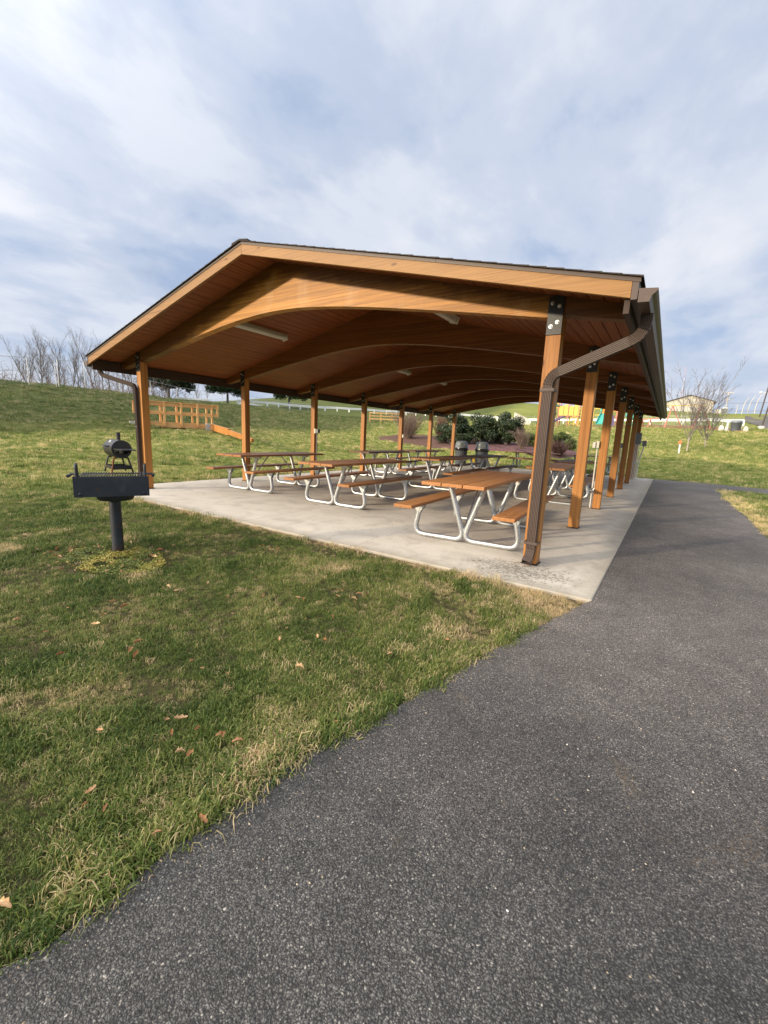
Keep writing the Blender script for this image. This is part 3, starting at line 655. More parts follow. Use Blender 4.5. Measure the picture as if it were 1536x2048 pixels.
# rake fascia boards + metal drip edge
for yy, th in ((Y0, .038), (Y1, -.038)):
    for s in (-1, 1):
        mb = MB(); xe = RX+s*(EA-.045)
        pts = [(RX+s*.001, yy, ZB), (xe, yy, zs(xe, ZB)), (xe, yy, zs(xe, ZB+.122)), (RX+s*.001, yy, ZB+.122)]
        mb.prism(pts, (0, th, 0)); P_(mb, 'rake_fascia', M['fascia'], .003)
        mb = MB(); o_ = -.007 if th > 0 else .007; xe = RX+s*(EA+.012)
        cuts = [0.0, .28, .62, 1.0] if s > 0 else [0, .45, 1.0]
        for a, b_ in zip(cuts[:-1], cuts[1:]):
            xa = RX+(xe-RX)*a+s*.001; xb = RX+(xe-RX)*b_-s*.002
            mb.prism([(xa, yy+o_, zs(xa, ZB+.116)), (xb, yy+o_, zs(xb, ZB+.116)), (xb, yy+o_, zs(xb, ZB+.150)), (xa, yy+o_, zs(xa, ZB+.150))], (0, th*.4, 0))
        P_(mb, 'drip_edge', M['brown'])
# eave boards, gutters
for s in (-1, 1):
    xe = RX+s*EA; zb = zs(xe, ZB)
    mb = MB(); mb.box(min(xe, xe-s*.043), max(xe, xe-s*.043), Y0-.002, Y1+.002, zb-.002, zb+.145); P_(mb, 'eave_board', M['brown'])
    mb = MB(); xi = xe-s*.047; mb.box(min(xi, xi-s*.04), max(xi, xi-s*.04), Y0+.045, Y1-.045, zb-.085, zb+.09); P_(mb, 'inner_eave_board', M['eave'])
    # K-style gutter
    g0 = xe+s*.006; zt = zb+.058; 
    prof = [(0, zt+.012), (0, zt-.085), (.075, zt-.088), (.080, zt-.070), (.088, zt-.045), (.108, zt-.028), (.120, zt-.012), (.122, zt), (.112, zt)]
    inner = [(.112, zt-.006), (.104, zt-.022), (.084, zt-.040), (.076, zt-.068), (.072, zt-.082), (.003, zt-.080), (.003, zt+.012)]
    mb = MB(); mb.extrude_y([(g0+s*a, b_) for a, b_ in prof+inner], Y0-.005, Y1+.01)
    capo = [(g0+s*a, b_) for a, b_ in prof[:-1]]
    for yc in (Y0-.008, Y1+.006): mb.extrude_y(capo, yc, yc+.003)
    P_(mb, 'gutter', M['brown'])
    if s < 0:
        pass
def ribbed_spout(pts, wx, wy, name='downspout', elbow=()):
    """sweep of a corrugated rectangle; pts = (x,y,z,pleat)"""
    P = [Vector(p[:3]) for p in pts]
    prof = []
    nr_ = 6
    def side(ax, ay, bx, by, nx, ny):
        for k in range(nr_):
            for t, d in ((k/nr_+.02, 0), ((k+.5)/nr_-.02, 0), ((k+.5)/nr_+.02, -.006), ((k+1)/nr_-.02, -.006)):
                prof.append((ax+(bx-ax)*t+nx*d, ay+(by-ay)*t+ny*d))
    a, b_ = wx/2, wy/2
    side(-a, -b_, a, -b_, 0, -1); side(a, -b_, a, b_, 1, 0); side(a, b_, -a, b_, 0, 1); side(-a, b_, -a, -b_, -1, 0)
    m = len(P); n = len(prof); vs = []
    for i in range(m):
        t = (P[min(i+1, m-1)]-P[max(i-1, 0)]).normalized()
        yv = Vector((0, 1, 0)); xv = yv.cross(t) if abs(t.y) < .9 else Vector((1, 0, 0))
        xv.normalize(); yv = t.cross(xv).normalized()
        if xv.x < 0 and abs(t.z) > .3 and False: xv = -xv
        k_ = 1-.10*pts[i][3]
        for u, v_ in prof: vs.append(P[i]+xv*u*k_+yv*v_*k_)
    mb = MB(); mb.add(vs, [(i*n+k, i*n+(k+1) % n, (i+1)*n+(k+1) % n, (i+1)*n+k) for i in range(m-1) for k in range(n)])
    return P_(mb, name, M['brown'])
def bend(p0, p1, p2, r, n=14):
    p0, p1, p2 = Vector(p0), Vector(p1), Vector(p2); a = (p0-p1).normalized(); b_ = (p2-p1).normalized()
    A = p1+a*r; B = p1+b_*r; out = []
    for k in range(n+1):
        t = k/n; q = A*(1-t)**2+p1*2*t*(1-t)+B*t*t; out.append((q.x, q.y, q.z, (k % 2)))
    return out
xg = RX+EA+.055
sp = [(xg, -.20, 2.30, 0)]+bend((xg, -.20, 2.30), (xg, -.20, 2.14), (.015, -.052, 1.87), .11)+bend((xg, -.20, 2.14), (.015, -.052, 1.87), (.015, -.052, .2), .10)+\
     bend((.015, -.052, .4), (.015, -.052, .13), (.0, -.16, .02), .06, 8)+[(.003, -.135, .05, 0)]
dsp = ribbed_spout(sp, .088, .066)
for z in (1.74, .245):
    mb = MB(); mb.box(-.045, .075, -.091, -.0865, z-.014, z+.014); mb.box(.0755, .080, -.09, .03, z-.012, z+.014); mb.box(-.050, -.0455, -.09, -.002, z-.012, z+.014)
    mb.box(-.046, .076, -.094, -.0912, z-.004, z+.004)
    subpart(mb, 'strap', M['brown'], dsp)
xg2 = RX-EA-.055
sp = [(xg2, -.36, 2.31, 0)]+bend((xg2, -.36, 2.31), (xg2+.12, -.36, 2.16), (-7.585, -.045, 1.98), .07)+bend((xg2, -.36, 2.2), (-7.60, -.045, 1.98), (-7.60, -.045, .2), .09)+[(-7.60, -.045, .04, 0)]
dsp2 = ribbed_spout(sp, .074, .056)
mb = MB(); mb.box(-7.64, -7.56, -.080, -.076, 1.2, 1.225); subpart(mb, 'strap', M['brown'], dsp2)

# ------------------------------------------------------------------ ceiling lights
def ceiling_light(x, y, label):
    s = 1 if x > RX else -1; z = zs(x, ZD); t = empty('ceiling_light', (x, y, z), 0, label, 'ceiling light', 'strip lights under the roof')
    Mr = Matrix.Rotation(math.atan(SL)*s, 4, 'Y')
    mb = MB(); mb.cbox((0, 0, -.028), (.10, 1.26, .05), Mr); mb.build('housing', M['palebox'], t, .004)
    mb = MB(); pr = [(-.065, -.055), (-.058, -.09), (-.03, -.105), (.03, -.105), (.058, -.09), (.065, -.055)]
    mb.extrude_y(pr, -.61, .61)
    mb.v = [tuple(Mr @ Vector(p)) for p in mb.v]; mb.build('diffuser', M['lamp'], t, 0)
    for e in (-1, 1):
        mb = MB(); mb.cbox((0, e*.625, -.062), (.14, .024, .10), Mr); mb.build('end_cap', M['palebox'], t, .003)
ceiling_light(-5.5, 1.18, 'long strip light on the left roof slope, nearest the front beam')
ceiling_light(-1.9, 1.2, 'strip light on the right roof slope behind the front beam')
ceiling_light(-5.5, 5.98, 'strip light under the left slope in the third bay, second largest in view')
ceiling_light(-5.5, 8.38, 'small distant strip light under the left slope in the fourth bay')
ceiling_light(-5.5, 13.18, 'tiny strip light under the left slope in the farthest bay')

# ------------------------------------------------------------------ electrical fittings on posts
def elec(name, loc, parts, label, cat='electrical box'):
    t = empty(name, loc, 0, label, cat)
    for nm, mat, fn in parts:
        mb = MB(); fn(mb); mb.build(nm, M[mat], t, .003 if nm != 'conduit' else 0)
    return t
elec('outlet_box', (-.105, 4.80, 0), [('box', 'palebox', lambda m: m.cbox((0, 0, 1.25), (.055, .10, .13))),
     ('cover', 'conduit', lambda m: m.cbox((-.055, -.02, 1.24), (.05, .12, .11))),
     ('conduit', 'conduit', lambda m: m.tube([(0, 0, 1.19), (0, 0, .02)], .014, 8))], 'pale outlet box and conduit on the third right-hand post')
elec('outlet_box', (-7.435, 4.87, 0), [('box', 'palebox', lambda m: m.cbox((-.02, -.02, 1.29), (.05, .11, .13))),
     ('cover', 'greybox', lambda m: m.cbox((.045, -.01, 1.29), (.07, .10, .11))),
     ('conduit', 'conduit', lambda m: m.tube([(-.02, 0, 1.22), (-.02, 0, .02)], .014, 8))], 'cream outlet box and conduit on the third left-hand post')
elec('outlet_box', (-7.44, 9.67, 0), [('box', 'conduit', lambda m: m.cbox((-.012, 0, 1.25), (.05, .08, .12))),
     ('cover', 'palebox', lambda m: m.cbox((.022, 0, 1.25), (.016, .09, .13)))], 'small white outlet box on the fifth left-hand post')
elec('outlet_box', (-.10, 9.6, 0), [('box', 'greybox', lambda m: m.cbox((0, 0, 1.25), (.055, .10, .13))),
     ('conduit', 'conduit', lambda m: m.tube([(0, 0, 1.19), (0, 0, .02)], .014, 8))], 'grey outlet box and conduit on the fifth right-hand post')
def panel(m): m.cbox((0, -.02, 1.53), (.24, .12, .42))
def pipes(m):
    for k in range(5): m.tube([(-.09+.045*k, -.02, 1.33), (-.09+.045*k, -.02, .01)], .012, 8)
elec('breaker_panel', (.02, 14.28, 0), [('enclosure', 'greybox', panel), ('conduit', 'conduit', pipes),
     ('bracket', 'steel', lambda m: (m.cbox((0, -.02, .62), (.24, .03, .03))))], 'dark grey breaker panel above five pale conduits on the last right post', 'breaker panel')
elec('meter_box', (.16, 14.95, 0), [('box', 'greybox', lambda m: m.cbox((.07, 0, 1.36), (.14, .12, .22))),
     ('arm', 'greybox', lambda m: m.cbox((-.06, 0, 1.42), (.12, .05, .05))),
     ('conduit', 'conduit', lambda m: m.tube([(.06, 0, 1.26), (.05, 0, 1.15), (-.02, 0, .75), (-.04, 0, .6), (-.05, 0, .01)], .024, 8))], 'grey meter box with a bent pale conduit behind the last post', 'meter box')

# ------------------------------------------------------------------ picnic tables
def arc_path(pts, r, n=7):
    out = [Vector(pts[0])]
    for a, b_, c in zip(pts[:-2], pts[1:-1], pts[2:]):
        a, b_, c = Vector(a), Vector(b_), Vector(c); d1 = (a-b_).normalized(); d2 = (c-b_).normalized()
        A = b_+d1*r; B = b_+d2*r
        for k in range(n+1):
            t = k/n; out.append(A*(1-t)**2+b_*2*t*(1-t)+B*t*t)
    out.append(Vector(pts[-1])); return out
def make_table(mat, hl=1.22, fy=.70):
    t = empty('picnic_table')
    mb = MB()
    for k in (-1, 0, 1): mb.box(k*.245-.1175, k*.245+.1175, -hl, hl, .725, .763)
    mb.build('tabletop', mat, t, .004)
    for s in (-1, 1):
        mb = MB(); mb.box(min(s*.47, s*.705), max(s*.47, s*.705), -hl, hl, .430, .468); mb.build('seat', mat, t, .004)
    for fy_ in (-fy, fy):
        for s in (-1, 1):
            mb = MB()
            p = arc_path([(s*.215, fy_, .695), (s*-.012, fy_, .034), (s*.675, fy_, .034), (s*.60, fy_, .385)], .15)
            mb.tube(p, .033, 14); mb.build('leg', M['steel'], t)
            mb = MB()   # gusset under the seat
            mb.prism([(s*.52, fy_-.03, .424), (s*.70, fy_-.03, .424), (s*.625, fy_-.03, .30), (s*.60, fy_-.03, .30)], (0, .006, 0))
            mb.prism([(s*.52, fy_+.026, .424), (s*.70, fy_+.026, .424), (s*.625, fy_+.026, .30), (s*.60, fy_+.026, .30)], (0, .006, 0))
            mb.box(min(s*.49, s*.69), max(s*.49, s*.69), fy_-.032, fy_+.034, .4245, .4285)
            mb.build('seat_bracket', M['steel'], t)
        mb = MB(); mb.box(-.31, .31, fy_-.03, fy_+.03, .7185, .7225); mb.box(-.31, .31, fy_-.03, fy_-.026, .685, .718); mb.box(-.31, .31, fy_+.026, fy_+.03, .685, .718)
        mb.build('top_bracket', M['steel'], t)
        mb = MB(); sg = -1 if fy_ > 0 else 1
        mb.tube([(0, fy_, .17), (0, fy_+sg*.06, .24), (0, fy_+sg*.50, .70), (0, fy_+sg*.56, .715)], .0125, 8); mb.tube([(-.03, fy_, .17), (.03, fy_, .17)], .010, 8)
        mb.build('brace', M['steel'], t)
    return t
tb = make_table(M['top']); tw = make_table(M['topx'])
TABLES = [(tb, -.93, 1.07, .056, 'orange-brown picnic table nearest the camera beside the downspout post'),
 (tb, -3.72, 1.97, .02, 'picnic table in the middle row of the slab front, just left of the nearest table'),
 (tb, -6.10, 2.08, .03, 'picnic table at the front left of the slab, beside the second left post'),
 (tb, -.98, 5.50, .05, 'picnic table half hidden between the first and second right-hand posts'),
 (tb, -3.66, 5.58, .04, 'picnic table in the middle row directly behind the front middle one'),
 (tw, -6.45, 6.75, .03, 'darker picnic table by the left posts, front one of an end-to-end pair'),
 (tw, -3.68, 8.45, .02, 'darker picnic table third in the middle row, in front of the trash cans'),
 (tw, -1.12, 8.65, .04, 'darker picnic table seen behind the third right-hand post'),
 (tw, -6.62, 9.75, .02, 'darker picnic table by the left posts, rear one of an end-to-end pair'),
 (tw, -4.35, 16.55, 1.62, 'weathered picnic table standing crosswise on the grass beyond the slab'),
 (tw, -1.75, 16.75, 1.55, 'weathered picnic table on the far grass, seen between the right-hand posts')]
used = set()
for src, x, y, rz, lab in TABLES:
    t = src if src.name not in used else copy_tree(src)
    used.add(src.name)
    t.location = (x, y, 0 if y < 15.5 else gz(x, y)+.01); t.rotation_euler = (0, 0, rz); tag(t, lab, 'picnic table', 'picnic tables under and behind the pavilion')

# ------------------------------------------------------------------ pedestal grill
gb = empty('park_grill', (-3.47, -2.38, -.03), R(63), 'black steel pedestal park grill standing in the grass', 'park grill')
mb = MB(); mb.tube([(0, 0, -.02), (0, 0, .545)], .052, 24); mb.build('pedestal', M['grill'], gb)
mb = MB(); mb.lathe([(.07, .530), (.15, .545), (.165, .575), (.165, .592)], 28, Matrix.Translation((.01, 0, 0))); mb.build('swivel_pan', M['grill'], gb)
mb = MB(); L_, D_ = .305, .20; z0, z1 = .60, .79
mb.box(-L_, L_, -D_, D_, z0, z0+.006)
mb.box(-L_, L_, -D_, -D_+.006, z0+.0065, z1); mb.box(-L_, -L_+.006, -D_+.0065, D_, z0+.0065, z1); mb.box(L_-.006, L_, -D_+.0065, D_, z0+.0065, z1-.0)
mb.box(-L_+.0065, L_-.0065, D_-.006, D_, z0+.0065, z0+.10)
for bx in (-.255, .255):
    mb.lathe([(.014, 0), (.012, .006), (0, .008)], 10, Matrix.Translation((bx, -D_-.0005, z0+.03)) @ Matrix.Rotation(R(90), 4, 'X'))
mb.build('firebox', M['grill'], gb, .002)
mb = MB()
for k in range(25): x = -.255+.0213*k; mb.tube([(x, -D_+.02, z1+.004), (x, D_-.02, z1+.004)], .006, 6)
for y in (-.165, .165): mb.tube([(-.27, y, z1-.006), (.27, y, z1-.006)], .006, 6)
mb.build('cooking_grate', M['grill'], gb)
for s in (-1, 1):
    mb = MB(); mb.tube([(s*.275, -.19, z1-.03), (s*.275, -.19, z1+.07)]+[(s*.275, -.19+.025-.025*math.cos(a_), z1+.07+.045*math.sin(a_)) for a_ in [math.pi*j/8 for j in range(1, 8)]]+[(s*.275, -.14, z1+.07), (s*.275, -.14, z1-.0)], .012, 10)
    mb.build('slot_upright', M['grill'], gb)
    mb = MB(); mb.tube([(s*.27, -.08, z1+.012), (s*.33, -.08, z1+.014), (s*.345, -.08, z1+.005)], .007, 8)
    mb.tube([(s*.27, -.02, z1+.012), (s*.33, -.02, z1+.014), (s*.345, -.02, z1+.005)], .007, 8)
    mb.tube([(s*.345, -.12, z1-.0), (s*.345, .02, z1-.0)], .015, 10); mb.build('grate_handle', M['grill'], gb)
# portable barrel grill on the grate
bg_ = empty('barrel_grill', (-3.575, -2.275, .772), R(-10), 'small black barrel charcoal grill with chimney on top of the park grill', 'barrel grill')
Rb, Lb = .088, .145
mb = MB()
def half_barrel(mb, a0, a1, r):
    n = 20; vs = []; zc = .235
    ang = [a0+(a1-a0)*k/n for k in range(n+1)]
    for x in (-Lb, Lb):
        for a_ in ang: vs.append((x, r*math.cos(a_), zc+r*math.sin(a_)))
    m_ = n+1; mb.add(vs, [(k, k+1, m_+k+1, m_+k) for k in range(n)], True)
    mb.add(vs, [tuple(range(m_)), tuple(range(2*m_-1, m_-1, -1))]+[(0, n, m_+n, m_)])
BA = R(0)
half_barrel(mb, R(180)+BA, R(360)+BA, Rb); firebowl = mb.build('fire_bowl', M['barrel'], bg_)
mb = MB(); half_barrel(mb, R(1)+BA, R(179)+BA, Rb+.002)
lid = mb.build('lid', M['barrel'], bg_)
mb = MB(); mb.tube([(.0, .015, .235+Rb-.006), (.0, .015, .395)], .018, 14); mb.tube([(0, .015, .39), (0, .015, .397)], .021, 14); mb.build('chimney', M['barrel'], bg_)
mb = MB(); mb.tube([(-.05, -Rb+.002, .262), (-.05, -Rb-.03, .266), (.05, -Rb-.03, .266), (.05, -Rb+.002, .262)], .006, 8); mb.build('handle', M['black'], lid)
mb = MB(); mb.lathe([(.016, 0), (.016, .006), (0, .007)], 16, Matrix.Translation((0, -.058, .306)) @ Matrix.Rotation(R(48), 4, 'X')); mb.build('thermometer', M['chrome'], lid)
mb = MB(); mb.prism([(Lb+.001, -.075, .243), (Lb+.001, .075, .243), (Lb+.22, .06, .243), (Lb+.22, -.06, .243)], (0, 0, -.010)); 
mb.prism([(Lb+.001, -.03, .239), (Lb+.18, -.03, .234), (Lb+.12, -.03, .212), (Lb+.001, -.03, .185)], (0, .004, 0)); mb.prism([(Lb+.001, .03, .239), (Lb+.18, .03, .234), (Lb+.12, .03, .212), (Lb+.001, .03, .185)], (0, .004, 0))
mb.build('side_shelf', M['barrel'], bg_)
mb = MB()
for k in range(5): mb.box(Lb+.0015, Lb+.003, -.062+.011*k, -.058+.011*k, .208+.003*k, .228)
mb.build('air_vent', M['chrome'], bg_)
for sx_ in (-1, 1):
    for sy_ in (-1, 1):
        mb = MB(); mb.tube(arc_path([(sx_*.095, sy_*.03, .155), (sx_*.10, sy_*.062, .150), (sx_*.125, sy_*.095, .0)], .015, 4), .008, 8)
        mb.build('leg', M['rust'] if (sx_, sy_) == (1, -1) else M['barrel'], bg_)
for sx_ in (-1, 1):
    mb = MB(); mb.box(sx_*.117-.002, sx_*.117+.002, -.083, .083, .035, .072); mb.build('leg_panel', M['barrel'], bg_)
for sy_ in (-1, 1):
    mb = MB(); mb.box(-.114, .114, sy_*.086-.002, sy_*.086+.002, .04, .07); mb.build('leg_panel', M['barrel'], bg_)

# ------------------------------------------------------------------ trash cans
def trash_can(loc, rz, label):
    t = empty('trash_can', loc, rz, label, 'trash can', 'trash cans at the back of the slab')
    mb = MB(); mb.lathe([(.235, .0), (.245, .02), (.285, .68), (.295, .70), (.295, .73), (.275, .735)], 32); mb.build('drum', M['can'], t)
    mb = MB(); mb.lathe([(.298, .70), (.306, .72), (.31, .80), (.30, .83)], 32); mb.build('liner_collar', M['bag'], t)
    for k in (-1, 1):
        mb = MB(); mb.tube([(k*.29, -.06, .74), (k*.335, -.05, .76), (k*.335, .05, .76), (k*.29, .06, .74)], .014, 8); mb.build('handle', M['can'], t)
    mb = MB(); mb.lathe([(.30, .825), (.30, .86), (.285, .87), (.28, 1.03), (.25, 1.10), (.16, 1.135), (0, 1.145)], 32); dome = mb.build('domed_lid', M['lid'], t)
    mb = MB(); mb.prism([(-.13, -.288, .88), (.13, -.288, .88), (.12, -.272, 1.06), (-.12, -.272, 1.06)], (0, .03, 0)); mb.build('flap', M['lid'], dome, .01)
    return t
trash_can((-7.05, 14.35, 0), R(38), 'grey domed trash can on the left, by the last left post')
trash_can((-6.08, 14.45, 0), R(28), 'grey domed trash can on the right, black liner showing')
yb = empty('yellow_bin', (-6.55, 14.75, 0), 0, 'small yellow bin between the two grey trash cans', 'bin')
mb = MB(); mb.lathe([(.10, 0), (.13, .40), (.138, .41), (.138, .43), (.12, .43), (.115, .1)], 24); mb.build('bucket', M['yellow'], yb)
mb = MB(); mb.tube([(.13, 0, .40), (.12, .03, .30), (0, .10, .27), (-.12, .03, .30), (-.13, 0, .40)], .004, 6); mb.build('handle', M['steel'], yb)

# ------------------------------------------------------------------ foot bridge and ramp
bx0, by0 = -21.65, 7.20; bx1, by1 = -20.62, 10.15
ang = math.atan2(by1-by0, bx1-bx0); LB = math.hypot(bx1-bx0, by1-by0); bz = gz(bx0-.3, by0)+.15
br = empty('footbridge', (bx0, by0, 1.22), ang, 'small orange-brown timber footbridge with railings over the grassy swale', 'footbridge')
mb = MB(); mb.box(-.1, LB, -.02, .05, -.05, .24); mb.build('side_beam', M['bridge'], br); mb = MB(); mb.box(-.1, LB, .95, 1.02, -.05, .24); mb.build('side_beam', M['bridge'], br)
mb = MB()
for k in range(22): mb.box(.0+k*LB/22, .0+(k+.93)*LB/22, .055, .945, .20, .235)
mb.build('deck', M['bridge'], br)
for yy in (-.03, 1.03):
    for k in range(4):
        x = .25+k*.82; mb = MB(); mb.box(x-.05, x+.05, yy-.085 if yy < 0 else yy-.005, yy+.005 if yy < 0 else yy+.085, .02, 1.28); mb.build('railing_post', M['bridge'], br)
    for z0, z1, e0, e1 in ((1.10, 1.24, -.25, LB+.70), (.64, .80, -.25, LB+.70)):
        mb = MB(); mb.box(e0, e1, yy+.008 if yy < 0 else yy-.048, yy+.048 if yy < 0 else yy-.008, z0, z1); mb.build('rail', M['bridge'], br)
    mb = MB(); mb.box(-.25, LB+.70, yy-.03 if yy < 0 else yy-.08, yy+.08 if yy < 0 else yy+.03, 1.245, 1.28); mb.build('cap_rail', M['bridge'], br)
    for x in (LB+.35, -.20, LB+.65):
        mb = MB(); zz0 = -.2 if x < LB+.5 and x > 0 else .62
        mb.box(x-.045, x+.045, yy-.03 if yy > 0 else yy-.075, yy+.075 if yy > 0 else yy+.03, zz0, 1.24); mb.build('railing_post', M['bridge'], br)
mb = MB(); mb.box(LB+.0, LB+.45, -.12, .05, -.25, .26); mb.build('abutment', M['stone'], br, .01)
mb = MB(); mb.box(-.55, -.12, -.12, .05, -.35, .2); mb.build('abutment', M['stone'], br, .01)
# timber wall beside the ramp
rp_ = [(-20.35, 10.35, 1.40), (-17.6, 9.45, 1.14), (-16.0, 9.0, .92), (-14.9, 8.7, .78)]
rw = empty('timber_retaining_wall', (rp_[0][0], rp_[0][1], 0), 0, 'low stepped timber wall running down from the footbridge', 'retaining wall')
for a_, b_, h in ((0, 1, .17), (1, 2, .12), (2, 3, .08)):
    A, B = Vector(rp_[a_])-Vector((rp_[0][0], rp_[0][1], 0)), Vector(rp_[b_])-Vector((rp_[0][0], rp_[0][1], 0)); B.z = B.z+.03
    mb = MB(); mb.bar(A+Vector((0, 0, -h*.6)), B+Vector((0, 0, -h*.6)), .14, h*2.0); mb.build('timber', M['post'], rw, .01)
# second little railing far behind
rf = empty('rail_fence', (-25.2, 32.17, gz(-25.2, 32.17)), math.atan2(1.61, 2.41), 'yellowish wooden rail fence section behind the reddish bush', 'fence')
for k in range(4):
    mb = MB(); mb.box(k*1.15-.06, k*1.15+.06, -.06, .06, -.2, 1.0); mb.build('fence_post', M['rail'], rf)
for z in (.25, .55, .86): mb = MB(); mb.box(-.05, 3.5, -.10, -.065, z, z+.12); mb.build('rail', M['rail'], rf)

# ------------------------------------------------------------------ chain link fences
def uvplane(name, P, h, mat, parent, z0=.03):
    """vertical ribbon following ground points"""
    me = bpy.data.meshes.new(name); vs = []; fs = []; uv = []; L = 0
    for k, (x, y, z) in enumerate(P):
        if k: L += math.hypot(x-P[k-1][0], y-P[k-1][1])
        vs += [(x, y, z+z0), (x, y, z+h)]; uv.append(L)
    for k in range(len(P)-1): fs.append((2*k, 2*k+2, 2*k+3, 2*k+1))
    me.from_pydata(vs, [], fs); ul = me.uv_layers.new(name='uv'); 
    for k in range(len(P)-1):
        for j, (u, v_) in enumerate(((uv[k], 0), (uv[k+1], 0), (uv[k+1], h), (uv[k], h))): ul.data[4*k+j].uv = (u, v_)
    me.materials.append(mat); o = bpy.data.objects.new(name, me); COL.objects.link(o); o.parent = parent; return o
def chain_fence(pts, hs, label, mid=False, sub=1, pr=.035):
    o = (pts[0][0], pts[0][1], gz(*pts[0][:2])); t = empty('chain_link_fence', o, 0, label, 'fence')
    Q = []; H = []
    for k in range(len(pts)-1):
        for j in range(sub):
            f = j/sub; Q.append((pts[k][0]*(1-f)+pts[k+1][0]*f, pts[k][1]*(1-f)+pts[k+1][1]*f)); H.append(hs[k]*(1-f)+hs[k+1]*f)
    Q.append(pts[-1][:2]); H.append(hs[-1]); Q = [(x-o[0], y-o[1], gz(x, y)-o[2]) for x, y in Q]
    for (x, y, z), h in zip(Q, H):
        mb = MB(); mb.tube([(x, y, z-.1), (x, y, z+h)], pr*.75, 8); mb.build('fence_post', M['steel'], t)
    mb = MB(); mb.tube([(x, y, z+h-.03) for (x, y, z), h in zip(Q, H)], .016, 6); mb.build('top_rail', M['steel'], t)
    if mid: mb = MB(); mb.tube([(x, y, z+h*.5) for (x, y, z), h in zip(Q, H)], .013, 6); mb.build('middle_rail', M['steel'], t)
    me = uvplane('wire_mesh', [(x, y, z) for x, y, z in Q], min(H)-.04, M['wire'], t)
    return t
chain_fence([(-30, -2), (-32.1, 3.2), (-34.3, 6.6), (-35.7, 8.6)], [1.75]*4, 'tall chain-link fence on the left hilltop with a middle rail', True, 1, .03)
chain_fence([(-36.1, 8.9), (-37.9, 11.3), (-39.7, 14.7), (-43.1, 19.2), (-46.2, 23.8), (-49, 28.7), (-49.2, 31.9), (-49.6, 37.9), (-47.9, 42.8), (-47.3, 46.2)],
            [1.9, 2.1, 1.55, 1.5, 1.45, 1.35, 1.35, 1.3, 1.2, 1.2], 'chain-link fence running down along the hill in front of the pine trees', False, 1, .03)
chain_fence([(-16.7, 55.0), (-13, 57.8), (-6, 58.6), (0, 57.6), (4, 56), (6.8, 51.3)], [1.2]*6, 'low chain-link fence around the playground', False, 2, .03)
# ------------------------------------------------------------------ guardrail
def guardrail(pts, label, step=2.0):
    o = (pts[0][0], pts[0][1], gz(*pts[0])); t = empty('guardrail', o, 0, label, 'guardrail')
    Q = []
    for a_, b_ in zip(pts[:-1], pts[1:]):
        L = math.hypot(b_[0]-a_[0], b_[1]-a_[1]); n = max(1, round(L/step))
        for k in range(n): f = k/n; Q.append((a_[0]+(b_[0]-a_[0])*f, a_[1]+(b_[1]-a_[1])*f))
    Q.append(pts[-1]); Q = [(x-o[0], y-o[1], gz(x, y)-o[2]) for x, y in Q]
    for k, (x, y, z) in enumerate(Q):
        mb = MB(); mb.cbox((x, y+.1, z+.32), (.16, .16, .72)); mb.build('guardrail_post', M['guard'], t)
    for z0, z1 in ((.42, .56), (.60, .74)):
        mb = MB()
        for (xa, ya, za), (xb, yb_, zb_) in zip(Q[:-1], Q[1:]): mb.bar((xa, ya, za+(z0+z1)/2), (xb, yb_, zb_+(z0+z1)/2), .06, z1-z0)
        mb.build('rail', M['guard'], t)
    return t
guardrail([(-54.4, 38.3), (-53.2, 43), (-50.4, 47.5), (-45, 53.6), (-41, 59), (-36, 64.2)], 'white guardrail crossing the far slope behind the left posts')
guardrail([(-34.5, 65.4), (-28.5, 68.9), (-21.2, 71.4), (-12.1, 70.5), (-1.7, 67.6), (3.9, 63.6), (7.6, 58.4)], 'white guardrail behind the playground')
def plank_pile(x0, y0, x1, y1, n, label, seed):
    rr = random.Random(seed); o = (x0, y0, gz(x0, y0)); t = empty('rail_pile', o, 0, label, 'rail pile', 'piles of white rails on the grass')
    for k in range(n):
        dx = rr.uniform(-.5, .5); dy = rr.uniform(-.4, .4)
        mb = MB(); A = (dx, dy, .12+.09*(k//3)); B = (x1-x0+dx+rr.uniform(-.4, .4), y1-y0+dy, gz(x1, y1)-o[2]+.12+.09*(k//3)); mb.bar(A, B, .25, .07); mb.build('white_rail', M['white'], t)
plank_pile(-52.2, 27.4, -49.9, 30.6, 7, 'long low pile of white rails beyond the fence, left of the second pine', 1)
plank_pile(-51.1, 36.0, -49.6, 38.3, 8, 'white rails stacked at the end of the far guardrail', 2)

